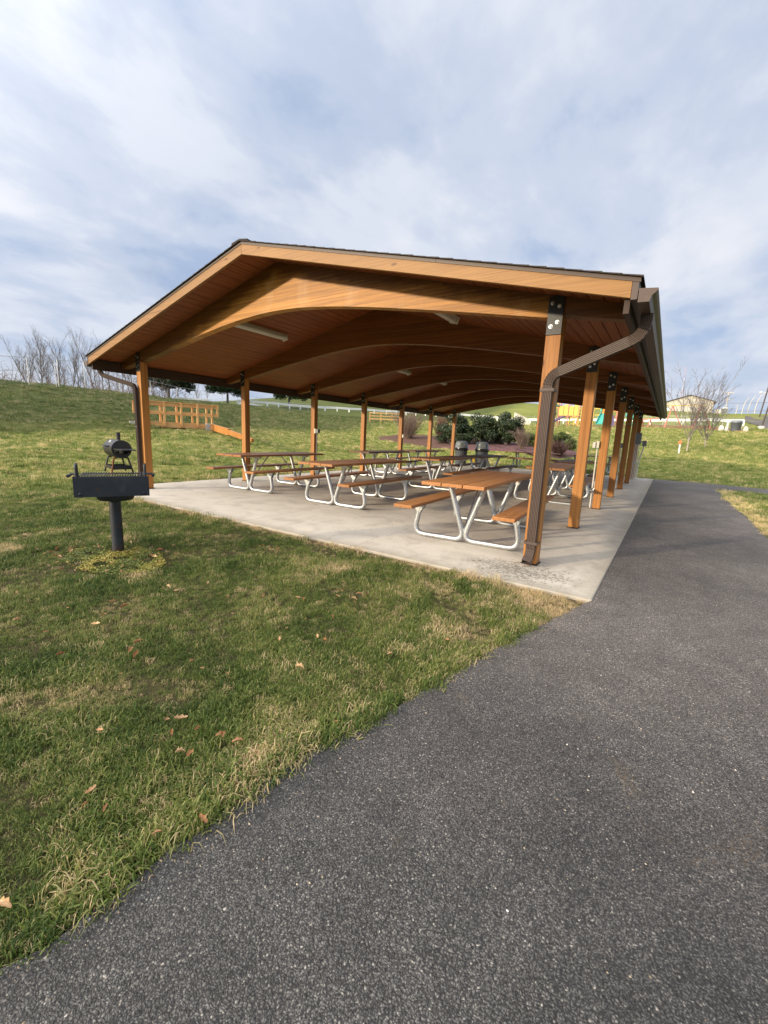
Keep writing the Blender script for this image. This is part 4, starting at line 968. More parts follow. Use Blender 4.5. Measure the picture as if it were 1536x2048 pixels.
# ------------------------------------------------------------------ vegetation
def branch_tree(seed, H, tl, r0, n1, tilt, l1, n2, l2, n3, l3, twig, base=.0, wig=.10, up=.10):
    """trunk of length H*tl, n1 limbs (tilt range, length range * H), each with n2 side branches and those with n3 twigs"""
    rr = random.Random(seed); tr = MB(); cr = MB()
    def limb(p, d, L, ra, rb, n, mbx, sides):
        pts = [p.copy()]; rs = [ra]; dd = d.normalized(); q = p.copy()
        for k in range(n):
            dd = (dd+Vector((rr.gauss(0, wig), rr.gauss(0, wig), rr.gauss(0, wig*.4)+up))).normalized(); q = q+dd*L/n; pts.append(q.copy()); rs.append(ra+(rb-ra)*(k+1)/n)
        mbx.tube(pts, rs, sides, caps=False); return pts, rs, dd
    def at(pts, rs, f):
        x = f*(len(pts)-1); a = min(len(pts)-2, int(x)); return pts[a].lerp(pts[a+1], x-a), rs[a]+(rs[a+1]-rs[a])*(x-a), (pts[a+1]-pts[a]).normalized()
    def off(d, t):
        th = rr.uniform(0, 6.283); e = Vector((math.cos(th), math.sin(th), rr.uniform(-.1, .4))); e = (e-d*e.dot(d)).normalized(); return (d*math.cos(t)+e*math.sin(t)).normalized()
    T, RS, _ = limb(Vector((0, 0, -.15)), Vector((rr.uniform(-.04, .04), rr.uniform(-.04, .04), 1)), H*tl, r0, r0*.45, 6, tr, 8)
    for a in range(n1):
        p, r, d = at(T, RS, base+(1-base)*(a+.5)/n1); t = R(rr.uniform(*tilt)); az_ = a*2.4+rr.uniform(-.5, .5)
        d1 = Vector((math.cos(az_)*math.sin(t), math.sin(az_)*math.sin(t), math.cos(t)))
        P1, R1, _ = limb(p, d1, H*rr.uniform(*l1), r*.62, twig*1.6, 6, cr, 5)
        for b in range(n2):
            p, r, d = at(P1, R1, rr.uniform(.18, 1)); P2, R2, _ = limb(p, off(d, R(rr.uniform(18, 48))), H*rr.uniform(*l2), max(twig*1.2, r*.6), twig, 4, cr, 3)
            for c in range(n3):
                p, r, d = at(P2, R2, rr.uniform(.2, 1)); P3, R3, _ = limb(p, off(d, R(rr.uniform(18, 50))), H*rr.uniform(*l3), twig, twig*.55, 3, cr, 3)
                if c % 2 == 0: p, r, d = at(P3, R3, .6); limb(p, off(d, R(35)), H*l3[0]*.7, twig*.7, twig*.4, 2, cr, 3)
    return tr, cr
def tree_obj(name, tr, cr, mt, mc, label, cat, group=None):
    t = empty(name, label=label, cat=cat, group=group); tr.build('trunk', mt, t); cr.build('crown', mc, t); return t
wt = []
for s in range(4):
    tr, cr = branch_tree(20+s, 9.2, .72, .13, 9+s, (18, 42), (.22, .42), 5, (.10, .20), 4, (.05, .10), .011, .22); wt.append(tree_obj('bare_tree', tr, cr, M['bark'], M['bark'], 'x', 'tree'))
TR = [(-58.2, 13.9, 1.0), (-55.9, 14.4, 1.02), (-53.8, 14.5, .92), (-61.1, 17.8, 1.15), (-55.0, 16.9, 1.05), (-60.4, 19.7, 1.0), (-56.1, 19.7, 1.1), (-50.3, 18, .88), (-57.3, 21.9, .92), (-58.6, 23.9, .85),
      (-52.8, 22.1, .8), (-59.4, 26.7, .9), (-53.6, 25.0, .7), (-90, 57.4, 1.1), (-82.5, 50.5, 1.0), (-80.6, 83.6, 1.0), (-74.7, 21.2, 1.0), (-74.1, 23.1, 1.05), (-74.9, 26.6, 1.0), (-71.6, 29.1, .9), (-52, 9.5, .95), (-62, 11, 1.1), (-49, 3.5, .8), (-54, 5, .9), (-56, 10, .95), (-51.5, 13, .7), (-64, 16, 1.05), (-57, 26, .8), (-50, 21, .7), (-66, 24, 1.0), (-63, 7, 1.0)]
TL = {0: 'bare winter tree on the left hilltop, at the photo edge', 4: 'tall bare tree on the left hilltop behind the fence', 6: 'tallest bare tree on the left ridge, nearest the roof corner'}
rr = random.Random(3)
for k, (x, y, s) in enumerate(TR):
    t = wt[k] if k < 4 else copy_tree(wt[k % 4]); t.location = (x, y, gz(x, y)); t.rotation_euler = (0, 0, rr.uniform(0, 6.28)); s *= .72; t.scale = (s*rr.uniform(.6, .85),)*2+(s,)
    tag(t, TL.get(k, 'bare grey-brown winter tree in the row behind the left hilltop fence'), 'tree', 'bare trees behind the fence on the left hill')
# tangled undergrowth
rr = random.Random(8); mb = MB()
for k in range(420):
    f = rr.random(); x = -47-12*rr.random()+(-6)*f; y = 6+24*f+rr.uniform(-2, 2); z = gz(x, y); h = rr.uniform(.8, 3.0)
    p = Vector((x, y, z)); pts = [p]; d = Vector((rr.gauss(0, .35), rr.gauss(0, .35), 1))
    for j in range(4): d = d+Vector((rr.gauss(0, .3), rr.gauss(0, .3), -.05)); pts.append(pts[-1]+d.normalized()*h/4)
    mb.tube(pts, [.03, .025, .02, .014, .008], 3, caps=False)
    for j in range(5):
        q = pts[rr.randint(1, 4)]; mb.tube([q, q+Vector((rr.gauss(0, .4), rr.gauss(0, .4), rr.uniform(0, .7)))], [.014, .006], 3, caps=False)
tag(mb.build('undergrowth', M['barkgrey']), 'tangle of bare brush under the trees on the left ridge', 'undergrowth', kind='stuff')

def leaf_cloud(centers, n, size, seed, flat=0.0, elong=1.6):
    """n leaf quads on the shells of blobs; centers: (x,y,z,r) list"""
    g = np.random.default_rng(seed); C = np.array(centers); pr = C[:, 3]**2; k = g.choice(len(C), n, p=pr/pr.sum())
    d = g.normal(size=(n, 3)); d /= np.linalg.norm(d, axis=1)[:, None]
    rad_ = C[k, 3]*(g.random(n)**.35)*(1+g.normal(0, .06, n)); p = C[k, :3]+d*rad_[:, None]*np.array([1, 1, .85])
    nrm = d+g.normal(0, .7, (n, 3)); nrm[:, 2] += flat; nrm /= np.linalg.norm(nrm, axis=1)[:, None]
    a = np.cross(nrm, g.normal(size=(n, 3))); a /= np.linalg.norm(a, axis=1)[:, None]; b_ = np.cross(nrm, a)
    s = size*g.uniform(.6, 1.3, n)[:, None]
    V = np.stack([p-a*s*elong, p-b_*s*.5, p+a*s*elong, p+b_*s*.5], 1).reshape(-1, 3)
    F = np.arange(4*n).reshape(-1, 4); tint = np.repeat(np.clip(g.normal(.5, .22, n), 0, 1), 4)
    return V, F, tint
def shrub(name, x, y, blobs, n, size, mat, label, cat='shrub', stem=True, group=None, elong=1.6, seed=0, flat=0, trunk=None):
    z = gz(x, y); t = empty(name, (x, y, z), 0, label, cat, group)
    V, F, ti = leaf_cloud(blobs, n, size, seed, flat, elong)
    V[:, 2] = np.maximum(V[:, 2], .02)
    link(raw('foliage', V, F, mat, t, {'tint': ('POINT', 'FLOAT', ti)}))
    mb = MB(); rr = random.Random(seed)
    if trunk: mb.tube([(0, 0, -.2), (.05, 0, trunk[0]*.5), (0, .05, trunk[0])], [trunk[1], trunk[1]*.8, trunk[1]*.6], 8)
    for b_ in blobs[:14]:
        mb.tube([(rr.uniform(-.1, .1)*b_[3], 0, (trunk[0]*.8 if trunk else -.05)), (b_[0]*.5, b_[1]*.5, b_[2]*.6), (b_[0], b_[1], b_[2])], [.06, .04, .02], 5)
    mb.build('trunk' if trunk else 'stems', M['bark'], t)
    return t
def blobs(seed, w_, d_, h, r, n, lift=0.0):
    rr = random.Random(seed); out = []
    for k in range(n):
        a_ = rr.uniform(0, 6.28); f = math.sqrt(rr.random()); x = math.cos(a_)*f*(w_-r); y = math.sin(a_)*f*(d_-r)
        top = (h-r*.8)*(1-.45*f*f); z = lift+rr.uniform(.25, 1.0)*max(.1, top-lift); out.append((x, y, z, r*rr.uniform(.7, 1.25)))
    return out
# big dark evergreens
for k, (px, py, w_, h, lab) in enumerate([(-11.6, 23.4, 1.55, 2.35, 'dark green broadleaf evergreen shrub, left of the dark clump'), (-9.75, 24.8, 1.5, 2.65, 'tall dark evergreen shrub in the middle of the dark clump'), (-8.3, 25.0, 1.25, 2.5, 'dark evergreen shrub at the right end of the dark clump')]):
    shrub('evergreen_shrub', px, py, blobs(40+k, w_, w_, h, .42, 30), 9000, .055, M['rhodo'], lab, group='dark evergreen shrubs on the mulch bed', seed=40+k)
shrub('green_shrub', -6.1, 24.3, blobs(50, 1.3, 1.1, 1.35, .32, 18), 4500, .045, M['greenbush'], 'light green shrub behind the first right-hand post', seed=50)
shrub('green_shrub', -4.5, 24.6, blobs(51, .85, .8, 1.25, .30, 14), 3500, .045, M['greenbush'], 'round green shrub seen between the first two right-hand posts', seed=51)
# pines
for k, (px, py, w_, h, lab) in enumerate([(-57.9, 29.6, 4.1, 5.6, 'dark pine tree seen right of the first left-hand post'), (-56.9, 38.4, 3.6, 5.4, 'dark pine tree seen left of the second left-hand post'), (-53.8, 48.3, 3.6, 5.2, 'pine tree seen just left of the third left-hand post')]):
    shrub('pine_tree', px, py, blobs(60+k, w_, w_, h, .85, 46, 1.5), 9000, .16, M['pine'], lab, 'pine tree', group='pines behind the chain-link fence', seed=60+k, elong=2.2, trunk=(2.6, .20))
# multi-stem bare shrubs
def bare_shrub(x, y, H, Wd, n, seed, mat, label, tips=None, sub=4, name='bare_shrub'):
    rr = random.Random(seed); t = empty(name, (x, y, gz(x, y)), 0, label, 'shrub'); mb = MB(); tv = []
    for k in range(n):
        th = rr.uniform(0, 6.28); o = rr.uniform(.2, 1.0); d = Vector((math.cos(th)*o*Wd/H, math.sin(th)*o*Wd/H, 1)); p = Vector((rr.gauss(0, .06), rr.gauss(0, .06), -.05)); pts = [p]
        L = H*rr.uniform(.7, 1.05)/max(.6, d.normalized().z)*.9; dd = d.normalized()
        for j in range(5): dd = (dd+Vector((rr.gauss(0, .09), rr.gauss(0, .09), .05))).normalized(); pts.append(pts[-1]+dd*L/5)
        mb.tube(pts, [.018, .015, .012, .009, .006, .004], 3, caps=False)
        for j in range(sub*2):
            a_ = rr.randint(1, 4); q = pts[a_].lerp(pts[a_+1], rr.random()); e = (dd+Vector((rr.gauss(0, .5), rr.gauss(0, .5), rr.gauss(.1, .3)))).normalized()*L*rr.uniform(.12, .35)
            m_ = q+e*.5+Vector((rr.gauss(0, .02), rr.gauss(0, .02), 0)); mb.tube([q, m_, q+e], [.007, .005, .003], 3, caps=False); tv.append(q+e)
            for i in range(3): f = (q+e*rr.random()); e2 = (e.normalized()+Vector((rr.gauss(0, .6), rr.gauss(0, .6), rr.gauss(0, .4)))).normalized()*L*.10; mb.tube([f, f+e2], [.004, .002], 3, caps=False); tv.append(f+e2)
    mb.build('branches', mat, t)
    if tips:
        g = np.random.default_rng(seed); V = []; 
        pts = np.array([tuple(v_) for v_ in tv]); k = g.integers(0, len(pts), tips); p = pts[k]+g.normal(0, .05, (tips, 3))
        a_ = g.normal(size=(tips, 3)); a_ /= np.linalg.norm(a_, axis=1)[:, None]; b_ = np.cross(a_, g.normal(size=(tips, 3))); b_ /= np.linalg.norm(b_, axis=1)[:, None]
        V = np.stack([p-a_*.035, p-b_*.009, p+a_*.035, p+b_*.009], 1).reshape(-1, 3)
        link(raw('twig_tips', V, np.arange(4*tips).reshape(-1, 4), M['twigleaf'], t, {'tint': ('POINT', 'FLOAT', np.repeat(g.random(tips), 4))}))
    return t
bare_shrub(-15.6, 24.0, 1.95, 1.9, 110, 1, M['barkgrey'], 'large leafless reddish-brown shrub seen between the middle left posts', 2200)
bare_shrub(-13.9, 25.8, 1.85, 1.3, 60, 2, M['barkred'], 'leafless red-tinged shrub directly behind and right of the larger bare one', 2000)
bare_shrub(-6.35, 21.7, 1.22, .75, 50, 3, M['barkgrey'], 'small leafless vase-shaped shrub on the purple mulch', 500)
bare_shrub(-3.95, 20.3, .78, .80, 70, 4, M['barkred'], 'low dense russet shrub behind the first right-hand post', 3000)
# saplings
for k, (x, y, H, lab, mt) in enumerate([(2.0, 29.7, 5.4, 'taller bare sapling on the right lawn in front of the swing set', 11), (3.05, 31.7, 3.5, 'shorter bare sapling on the right lawn, just right of the taller one', 14)]):
    tr, cr = branch_tree(mt, H, .26, .062, 8, (14, 44), (.5, .76), 9, (.14, .30), 6, (.06, .13), .0075, .55, .07, .06)
    t = tree_obj('bare_sapling', tr, cr, M['barkpale'], M['bark'], lab, 'sapling', 'bare saplings on the right lawn'); t.location = (x, y, gz(x, y))

# mulch bed
BED = [(-17.9, 22.9), (-16.8, 21.6), (-15, 21.1), (-12.95, 20.9), (-10.7, 20.8), (-8, 20.9), (-6.4, 20.7), (-4.8, 19.9), (-3.7, 19.8), (-3.1, 20.8), (-3.3, 22.6), (-4, 25.2), (-7, 27), (-10.1, 28), (-14.6, 28), (-18, 27)]
bc = (-10, 24); rings = []
PB = wobble(BED+[BED[0]], .4, .07, 2)[:-1]
mb = MB(); n = len(PB); vs = []
TT = (0.03, .25, .5, .7, .85, .95, 1.0)
for t_ in TT:
    for x, y in PB: X, Y = bc[0]+(x-bc[0])*t_, bc[1]+(y-bc[1])*t_; vs.append((X, Y, gz(X, Y)+(.06 if t_ < .99 else -.03)))
mb.add(vs, [(i*n+k, i*n+(k+1) % n, (i+1)*n+(k+1) % n, (i+1)*n+k) for i in range(len(TT)-1) for k in range(n)]+[tuple(range(n))], True)
tag(mb.build('mulch_bed', M['mulch']), 'brown and purple bark mulch bed around the shrubs', 'mulch bed', kind='stuff')

# ------------------------------------------------------------------ playground
pg = empty('playground_structure', (-12.0, 56.2, gz(-9, 56.3)), 0, 'yellow and teal climbing structure with slides behind the right-hand posts', 'playground structure')
def PG(name, mat, fn, parent=pg):
    mb = MB(); fn(mb); return mb.build(name, M[mat], parent)
for x in (.2, 1.4, 2.6, 5.9, 7.1): 
    for y in (0, 1.3): PG('post', 'pink', lambda m: m.tube([(x, y, -.1), (x, y, 3.1)], .06, 8))
PG('deck', 'pink', lambda m: m.box(.2, 2.6, 0, 1.3, 1.25, 1.33)); PG('deck', 'pink', lambda m: m.box(5.9, 7.1, 0, 1.3, 1.25, 1.33))
for k in range(4): PG('panel', 'yellow', lambda m: m.box(.28+k*.62, .80+k*.62, -.05, 0, 1.35, 2.55+(.2 if k % 2 else 0)))
PG('panel', 'yellow', lambda m: m.box(-.9, .15, -.05, .0, 2.3, 3.0))
def roof1(m): m.prism([(-.9, -.3, 2.5), (.3, -.3, 2.5), (-.3, -.3, 3.1)], (0, 1.6, 0))
PG('canopy', 'green', roof1)
PG('slide', 'green', lambda m: m.tube([(-.2, -.1, 1.6), (-.6, -.6, 1.5), (-.9, -1.1, 1.0), (-1.6, -1.6, .45), (-2.1, -1.7, .25)], .32, 10))
PG('slide', 'purple', lambda m: m.bar((.9, -.1, 1.25), (-.3, -1.9, .2), .6, .12))
def net(m):
    for k in range(5): m.tube([(2.75+k*.28, .0, 2.6), (2.75+k*.40, -.6, .1)], .03, 5)
    for k in range(7): f = k/6; m.tube([(2.75, -.6+.6*f, .1+2.5*f), (2.75+1.6-.48*f, -.6+.6*f, .1+2.5*f)], .03, 5)
    for k in range(3): m.tube([(4.15+k*.16, .1, .0), (4.15+k*.16, .1, 2.6)], .05, 6)
PG('net_climber', 'yellow', net)
def arch(m):
    m.tube([(1.9, -1.0, 0), (1.8, -1.0, .5), (2.0, -1.0, 1.05), (2.4, -1.0, 1.15), (2.8, -1.0, 1.05), (3.0, -1.0, .5), (2.9, -1.0, 0)], .05, 6)
    m.tube([(2.1, -.95, .25), (2.7, -.95, .25)], .05, 6); m.tube([(2.1, -.95, .65), (2.7, -.95, .65)], .05, 6); m.tube([(2.4, -.95, .0), (2.4, -.95, 1.1)], .05, 6)
PG('climber', 'yellow', arch)
PG('slide', 'teal', lambda m: (m.bar((5.7, -.1, 1.6), (5.5, -2.0, .25), .75, .10), m.bar((5.33, -.1, 1.75), (5.13, -2.0, .4), .06, .25), m.bar((6.07, -.1, 1.75), (5.87, -2.0, .4), .06, .25)))
PG('canopy', 'teal', lambda m: m.tube([(5.3, 0, 1.9), (5.35, 0, 2.5), (5.7, 0, 2.75), (6.05, 0, 2.5), (6.1, 0, 1.9)], .13, 8))
PG('panel', 'orange', lambda m: m.box(5.45, 5.98, .02, .07, 1.4, 2.45)); PG('panel', 'orange', lambda m: m.box(6.3, 7.7, -.06, 0, 1.9, 2.65))
PG('climbing_wall', 'purple', lambda m: m.bar((6.55, -.1, 1.4), (6.75, -.7, .0), .55, .14))
def spiral(m):
    pts = []
    for k in range(22): a_ = k*.42; pts.append((9.0+.75*math.cos(a_), .5+.75*math.sin(a_), 2.2-k*.095))
    m.tube(pts, .28, 8)
PG('spiral_slide', 'teal', spiral); PG('post', 'pink', lambda m: m.tube([(9, .5, 0), (9, .5, 2.6)], .07, 8))
PG('bridge_rail', 'yellow', lambda m: (m.box(4.6, 5.4, -.02, .03, 2.2, 2.3), m.box(4.6, 5.4, -.02, .03, 1.4, 1.5)))
lp = empty('lattice_panel', (-17.0, 54.2, gz(-17, 54.2)), R(-15), 'pale slatted panel at the left end of the playground fence', 'panel')
mb = MB()
for k in range(10): mb.box(.25*k, .25*k+.2, 0, .04, .05, 1.65-.10*k)
mb.build('boards', M['stone'], lp)
for x in (0, 1.2): mb = MB(); mb.box(x, x+.1, .05, .15, -.1, 1.6-x*.4); mb.build('post', M['stone'], lp)
# swing set
sw = empty('swing_set', (.55, 53.4, gz(1.9, 53)), math.atan2(-1.0, 2.9), 'red A-frame swing set with a yellow top bar behind the saplings', 'swing set')
for x in (0.2, 2.9):
    mb = MB(); mb.tube([(x-.1, -1.1, -.05), (x, 0, 2.45)], .05, 8); mb.build('leg', M['red'], sw); mb = MB(); mb.tube([(x+.9, .9, -.05), (x, 0, 2.45)], .05, 8); mb.build('leg', M['red'], sw)
    mb = MB(); mb.tube([(x-.7, .3, -.05), (x, 0, 2.45)], .05, 8); mb.build('leg', M['red'], sw)
mb = MB(); mb.tube([(-1.6, 0, 2.55), (3.4, 0, 2.35)], .05, 8); mb.build('top_bar', M['yellow'], sw)
for x in (1.0, 1.9):
    mb = MB(); mb.box(x-.22, x+.22, -.12, .12, .42, .47); st = mb.build('swing_seat', M['black'], sw)
    for e in (-.2, .2): mb = MB(); mb.tube([(x+e, 0, .47), (x+e, 0, 2.42)], .012, 5); mb.build('chain', M['steel'], st)
ss = empty('seesaw', (-1.6, 54.3, gz(-1.6, 54.3)), .1, 'low red seesaw beside the swing set', 'seesaw')
for x in (-.4, .4):
    for e in (-.35, .35): mb = MB(); mb.tube([(x+e*.6, e, -.05), (x, 0, .9)], .05, 6); mb.build('leg', M['red'], ss)
mb = MB(); mb.tube([(-1.0, 0, .75), (1.2, 0, 1.0)], .06, 6); mb.build('beam', M['red'], ss); mb = MB(); mb.cbox((-.9, 0, .82), (.35, .25, .06)); mb.build('seat', M['white'], ss)
# mulch strip under the playground
mb = MB(); S_ = [(-14, 54.6), (-9, 55.0), (-4, 54.8), (0, 53.2), (4, 51.9), (7, 50.6)]; E_ = [(-14, 59), (-9, 60), (-3, 59.5), (0, 58), (4, 56), (7.2, 52)]
vs = []; nn = 24
for k in range(nn+1):
    f = k/nn*5; i = min(4, int(f)); q = f-i
    for P in (S_, E_):
        x = P[i][0]*(1-q)+P[i+1][0]*q; y = P[i][1]*(1-q)+P[i+1][1]*q
        vs.append((x, y))
grid = []
for k in range(nn+1):
    a_, b_ = vs[2*k], vs[2*k+1]
    for j in range(6): f = j/5; x = a_[0]*(1-f)+b_[0]*f; y = a_[1]*(1-f)+b_[1]*f; grid.append((x, y, gz(x, y)+(.08 if 0 < j < 5 else .02)))
mb.add(grid, [(k*6+j, k*6+j+1, (k+1)*6+j+1, (k+1)*6+j) for k in range(nn) for j in range(5)])
M['mulchred'] = plain('red_mulch', (.20, .085, .05), .95, 0, .5, 5, .6)
tag(mb.build('playground_mulch', M['mulchred']), 'reddish mulch under the playground equipment', 'mulch', kind='stuff')
tbn = empty('playground_trash_can', (6.31, 51.4, gz(6.31, 51.4)), 0, 'dark grey trash can at the right end of the playground fence', 'trash can')
mb = MB(); mb.lathe([(.38, 0), (.44, .75), (.47, .78), (.47, .84)], 24); mb.build('drum', M['can'], tbn); mb = MB(); mb.lathe([(.48, .845), (.46, 1.0), (.38, 1.06), (0, 1.08)], 24); mb.build('lid', M['lid'], tbn)
bo = [(5.2, 51.7, .22, 'pale rock lying left of the playground trash can'), (5.65, 51.4, .16, 'smaller pale rock by the playground trash can'), (7.1, 51.1, .18, 'pale block at the end post of the playground fence')]
for k, (x, y, r, lab) in enumerate(bo):
    rr = random.Random(k); mb = MB(); mb.lathe([(r*1.1, -.1), (r*1.25, .15), (r, .35), (r*.5, .5), (0, .52)], 7, None, False); mb.v = [(a_+rr.uniform(-.06, .06), b_+rr.uniform(-.06, .06), c_+rr.uniform(-.05, .05)) for a_, b_, c_ in mb.v]
    tag(mb.build('rock', M['stone'], None, .03, (x, y, gz(x, y))), lab, 'rock')
# marker sign on the lawn
sg = empty('marker_sign', (1.58, 28.6, gz(1.58, 28.6)), R(-25), 'small orange diamond marker on a short white post in the lawn', 'sign')
mb = MB(); mb.box(-.035, .035, -.02, .02, -.1, .60); mb.build('post', M['white'], sg)
mb = MB(); mb.prism([(0, -.03, .56), (.14, -.03, .70), (0, -.03, .84), (-.14, -.03, .70)], (0, -.012, 0)); mb.build('sign_face', M['sign'], sg, .004)

# ------------------------------------------------------------------ far right: building, poles
z_b = gz(3.8, 125)-.2
bd = empty('storage_building', (3.7, 126, z_b), R(-2), 'cream metal building with a low gable on the hilltop', 'building')
mb = MB(); mb.prism([(-4.7, 0, -1), (4.7, 0, -1), (4.7, 0, 2.7), (.0, 0, 4.2), (-4.7, 0, 2.7)], (0, 16, 0)); wl = mb.build('wall', M['cream'], bd)
for s in (-1, 1):
    mb = MB(); x0, x1 = (.0, 5.1) if s > 0 else (.0, -5.1); mb.prism([(x0, -.35, 4.22), (x1, -.35, 2.60), (x1, -.35, 2.75), (x0, -.35, 4.39)], (0, 16.7, 0)); mb.build('roof', M['roofdark'], bd)
mb = MB(); mb.box(-2.2, .8, -.05, -.003, -.9, 2.2); mb.build('garage_door', M['stone'], bd)
mb = MB(); mb.box(-5.0, -4.0, -.05, -.003, -.9, 1.3); mb.build('door', M['white'], bd)
hu = empty('utility_shed', (9.8, 120.3, gz(9.8, 120.3)), 0, 'small grey box-like shed right of the cream building', 'shed')
mb = MB(); mb.box(-.1, 1.1, 0, 1.5, -.3, 1.2); mb.build('wall', M['greybox'], hu); mb = MB(); mb.box(-1.2, -.15, 0, 1.2, -.3, 1.0); mb.build('annex', M['stone'], hu); mb = MB(); mb.prism([(-.2, -.1, 1.2), (1.2, -.1, 1.2), (.5, -.1, 1.5)], (0, 1.7, 0)); mb.build('roof', M['white'], hu)
up_ = empty('utility_pole', (11.6, 135.2, gz(11.6, 135.2)), 0, 'grey utility pole with two crossarms on the horizon', 'utility pole')
mb = MB(); mb.tube([(0, 0, -.5), (0, 0, 6.2)], .12, 8); mb.build('pole', M['stone'], up_)
for z, L in ((6.0, 1.1), (4.2, .9)): mb = MB(); mb.box(-L, L, -.08, .08, z, z+.14); mb.build('crossarm', M['stone'], up_)
wr = empty('power_lines', (11.6, 135.2, gz(11.6, 135.2)), 0, 'thin power lines stretching across the right horizon', 'power lines')
for z in (3.6, 1.7):
    mb = MB(); mb.tube([(-8+k*4, -k*.6, z-.25+.010*(k-4)**2) for k in range(13)], .035, 4); mb.build('wire', M['darkpole'], wr)
for k, (x, y, h, lab) in enumerate([(11.0, 105.1, 1.9, 'shortest pale curved post at the far road, leftmost'), (11.9, 105.1, 3.2, 'second pale curved post from the left at the far road'), (13.0, 107, 3.5, 'third pale curved post from the left at the far road'), (14.0, 106.9, 3.8, 'tallest pale curved post at the far road, rightmost')]):
    b0 = h > 2
    mb = MB(); mb.tube([(0, 0, -.3), (.03, 0, h*.3), (.12, 0, h*.55), (.35*b0+.02, 0, h*.8), (.75*b0+.02, 0, h)], [.075, .07, .06, .05, .04], 8)
    tag(mb.build('curved_post', M['stone'], None, 0, (x, y, gz(x, y))), lab, 'post', 'pale curved posts by the far road')
tw_ = empty('radio_mast', (2.2, 195, gz(2.2, 195)), 0, 'thin red and white radio mast beyond the cream building', 'mast')
for k in range(5): mb = MB(); mb.tube([(0, 0, k*4.2), (0, 0, k*4.2+4.2)], .07-.008*k, 6); mb.build('mast_section', M['white'] if k % 2 else M['pink'], tw_)
lpole = empty('light_pole', (8.76, 55.1, gz(8.76, 55.1)), 0, 'dark leaning pole with a concrete base at the right edge', 'pole')
mb = MB(); mb.tube([(0, 0, 0), (.55, 0, 5.2)], .07, 8); mb.build('pole', M['darkpole'], lpole)
mb = MB(); mb.lathe([(.30, -.2), (.30, .25), (.27, .3)], 16); mb.build('concrete_base', M['stone'], lpole)
p2 = empty('light_pole', (12.5, 88, gz(12.5, 88)), 0, 'slim grey pole with a round white lamp near the right edge', 'light pole')
mb = MB(); mb.tube([(0, 0, -.2), (.5, 0, 5.6)], .09, 8); mb.build('pole', M['darkpole'], p2)
mb = MB(); mb.lathe([(0, -.22), (.18, -.1), (.22, 0), (.18, .12), (0, .2)], 12, Matrix.Translation((-.35, 0, 3.9))); mb.tube([(.33, 0, 3.8), (-.3, 0, 3.9)], .03, 6); mb.build('lamp_head', M['white'], p2)

# ------------------------------------------------------------------ grass blades
def in_poly(x, y, P):
    c = np.zeros(x.shape, bool); P = np.array(P); j = len(P)-1
    for i in range(len(P)):
        xi, yi = P[i]; xj, yj = P[j]
        c ^= ((yi > y) != (yj > y)) & (x < (xj-xi)*(y-yi)/(yj-yi+1e-12)+xi); j = i
    return c
def make_tuft(seed, n, R0, hmin, hmax, wd, tint, spread=.6):
    g = np.random.default_rng(seed); V = []; F = []; T = []
    for k in range(n):
        a = g.uniform(0, 2*np.pi); r = R0*np.sqrt(g.random()); p = np.array([r*np.cos(a), r*np.sin(a), -.004]); h = g.uniform(hmin, hmax)
        th = g.uniform(0, 2*np.pi); d = np.array([np.cos(th), np.sin(th), 0]); l = g.uniform(.15, 1.0)*spread; sd_ = np.array([-d[1], d[0], 0]); w_ = wd*g.uniform(.6, 1.2)
        p1 = p+np.array([0, 0, h*.5])+d*h*.18*l; p2 = p+np.array([0, 0, h*(.9-.35*l)])+d*h*.62*l; p3 = p+np.array([0, 0, h*(1.0-.75*l)])+d*h*1.05*l
        b = len(V); V += [p-sd_*w_*.5, p+sd_*w_*.5, p1-sd_*w_*.5, p1+sd_*w_*.5, p2-sd_*w_*.38, p2+sd_*w_*.38, p3, p3]
        F += [(b, b+1, b+3, b+2), (b+2, b+3, b+5, b+4), (b+4, b+5, b+7, b+6)]; t = np.clip(g.normal(*tint), 0, 1); T += [t]*8
    return raw('tuft', V, F, M['blade'], None, {'tint': ('POINT', 'FLOAT', T)})
src = bpy.data.collections.new('tuft_sources')           # never linked to the scene
specs = [(1, 26, .040, .018, .042, .0029, (.42, .34), .8), (2, 26, .045, .020, .048, .0027, (.52, .36), 1.0), (3, 22, .040, .016, .038, .0032, (.30, .28), .8),
         (4, 28, .046, .025, .066, .0027, (.45, .34), .9), (5, 24, .05, .025, .060, .0022, (.85, .25), .95), (6, 26, .055, .018, .042, .0023, (.9, .25), 1.1)]
for k, s in enumerate(specs):
    o = make_tuft(*s); o.name = 'tuft_%d' % k; src.objects.link(o)
g = np.random.default_rng(77)
half = np.radians(45+10)
PX, PY, SZ, VI, TI = [], [], [], [], []
head = np.radians(fwd)
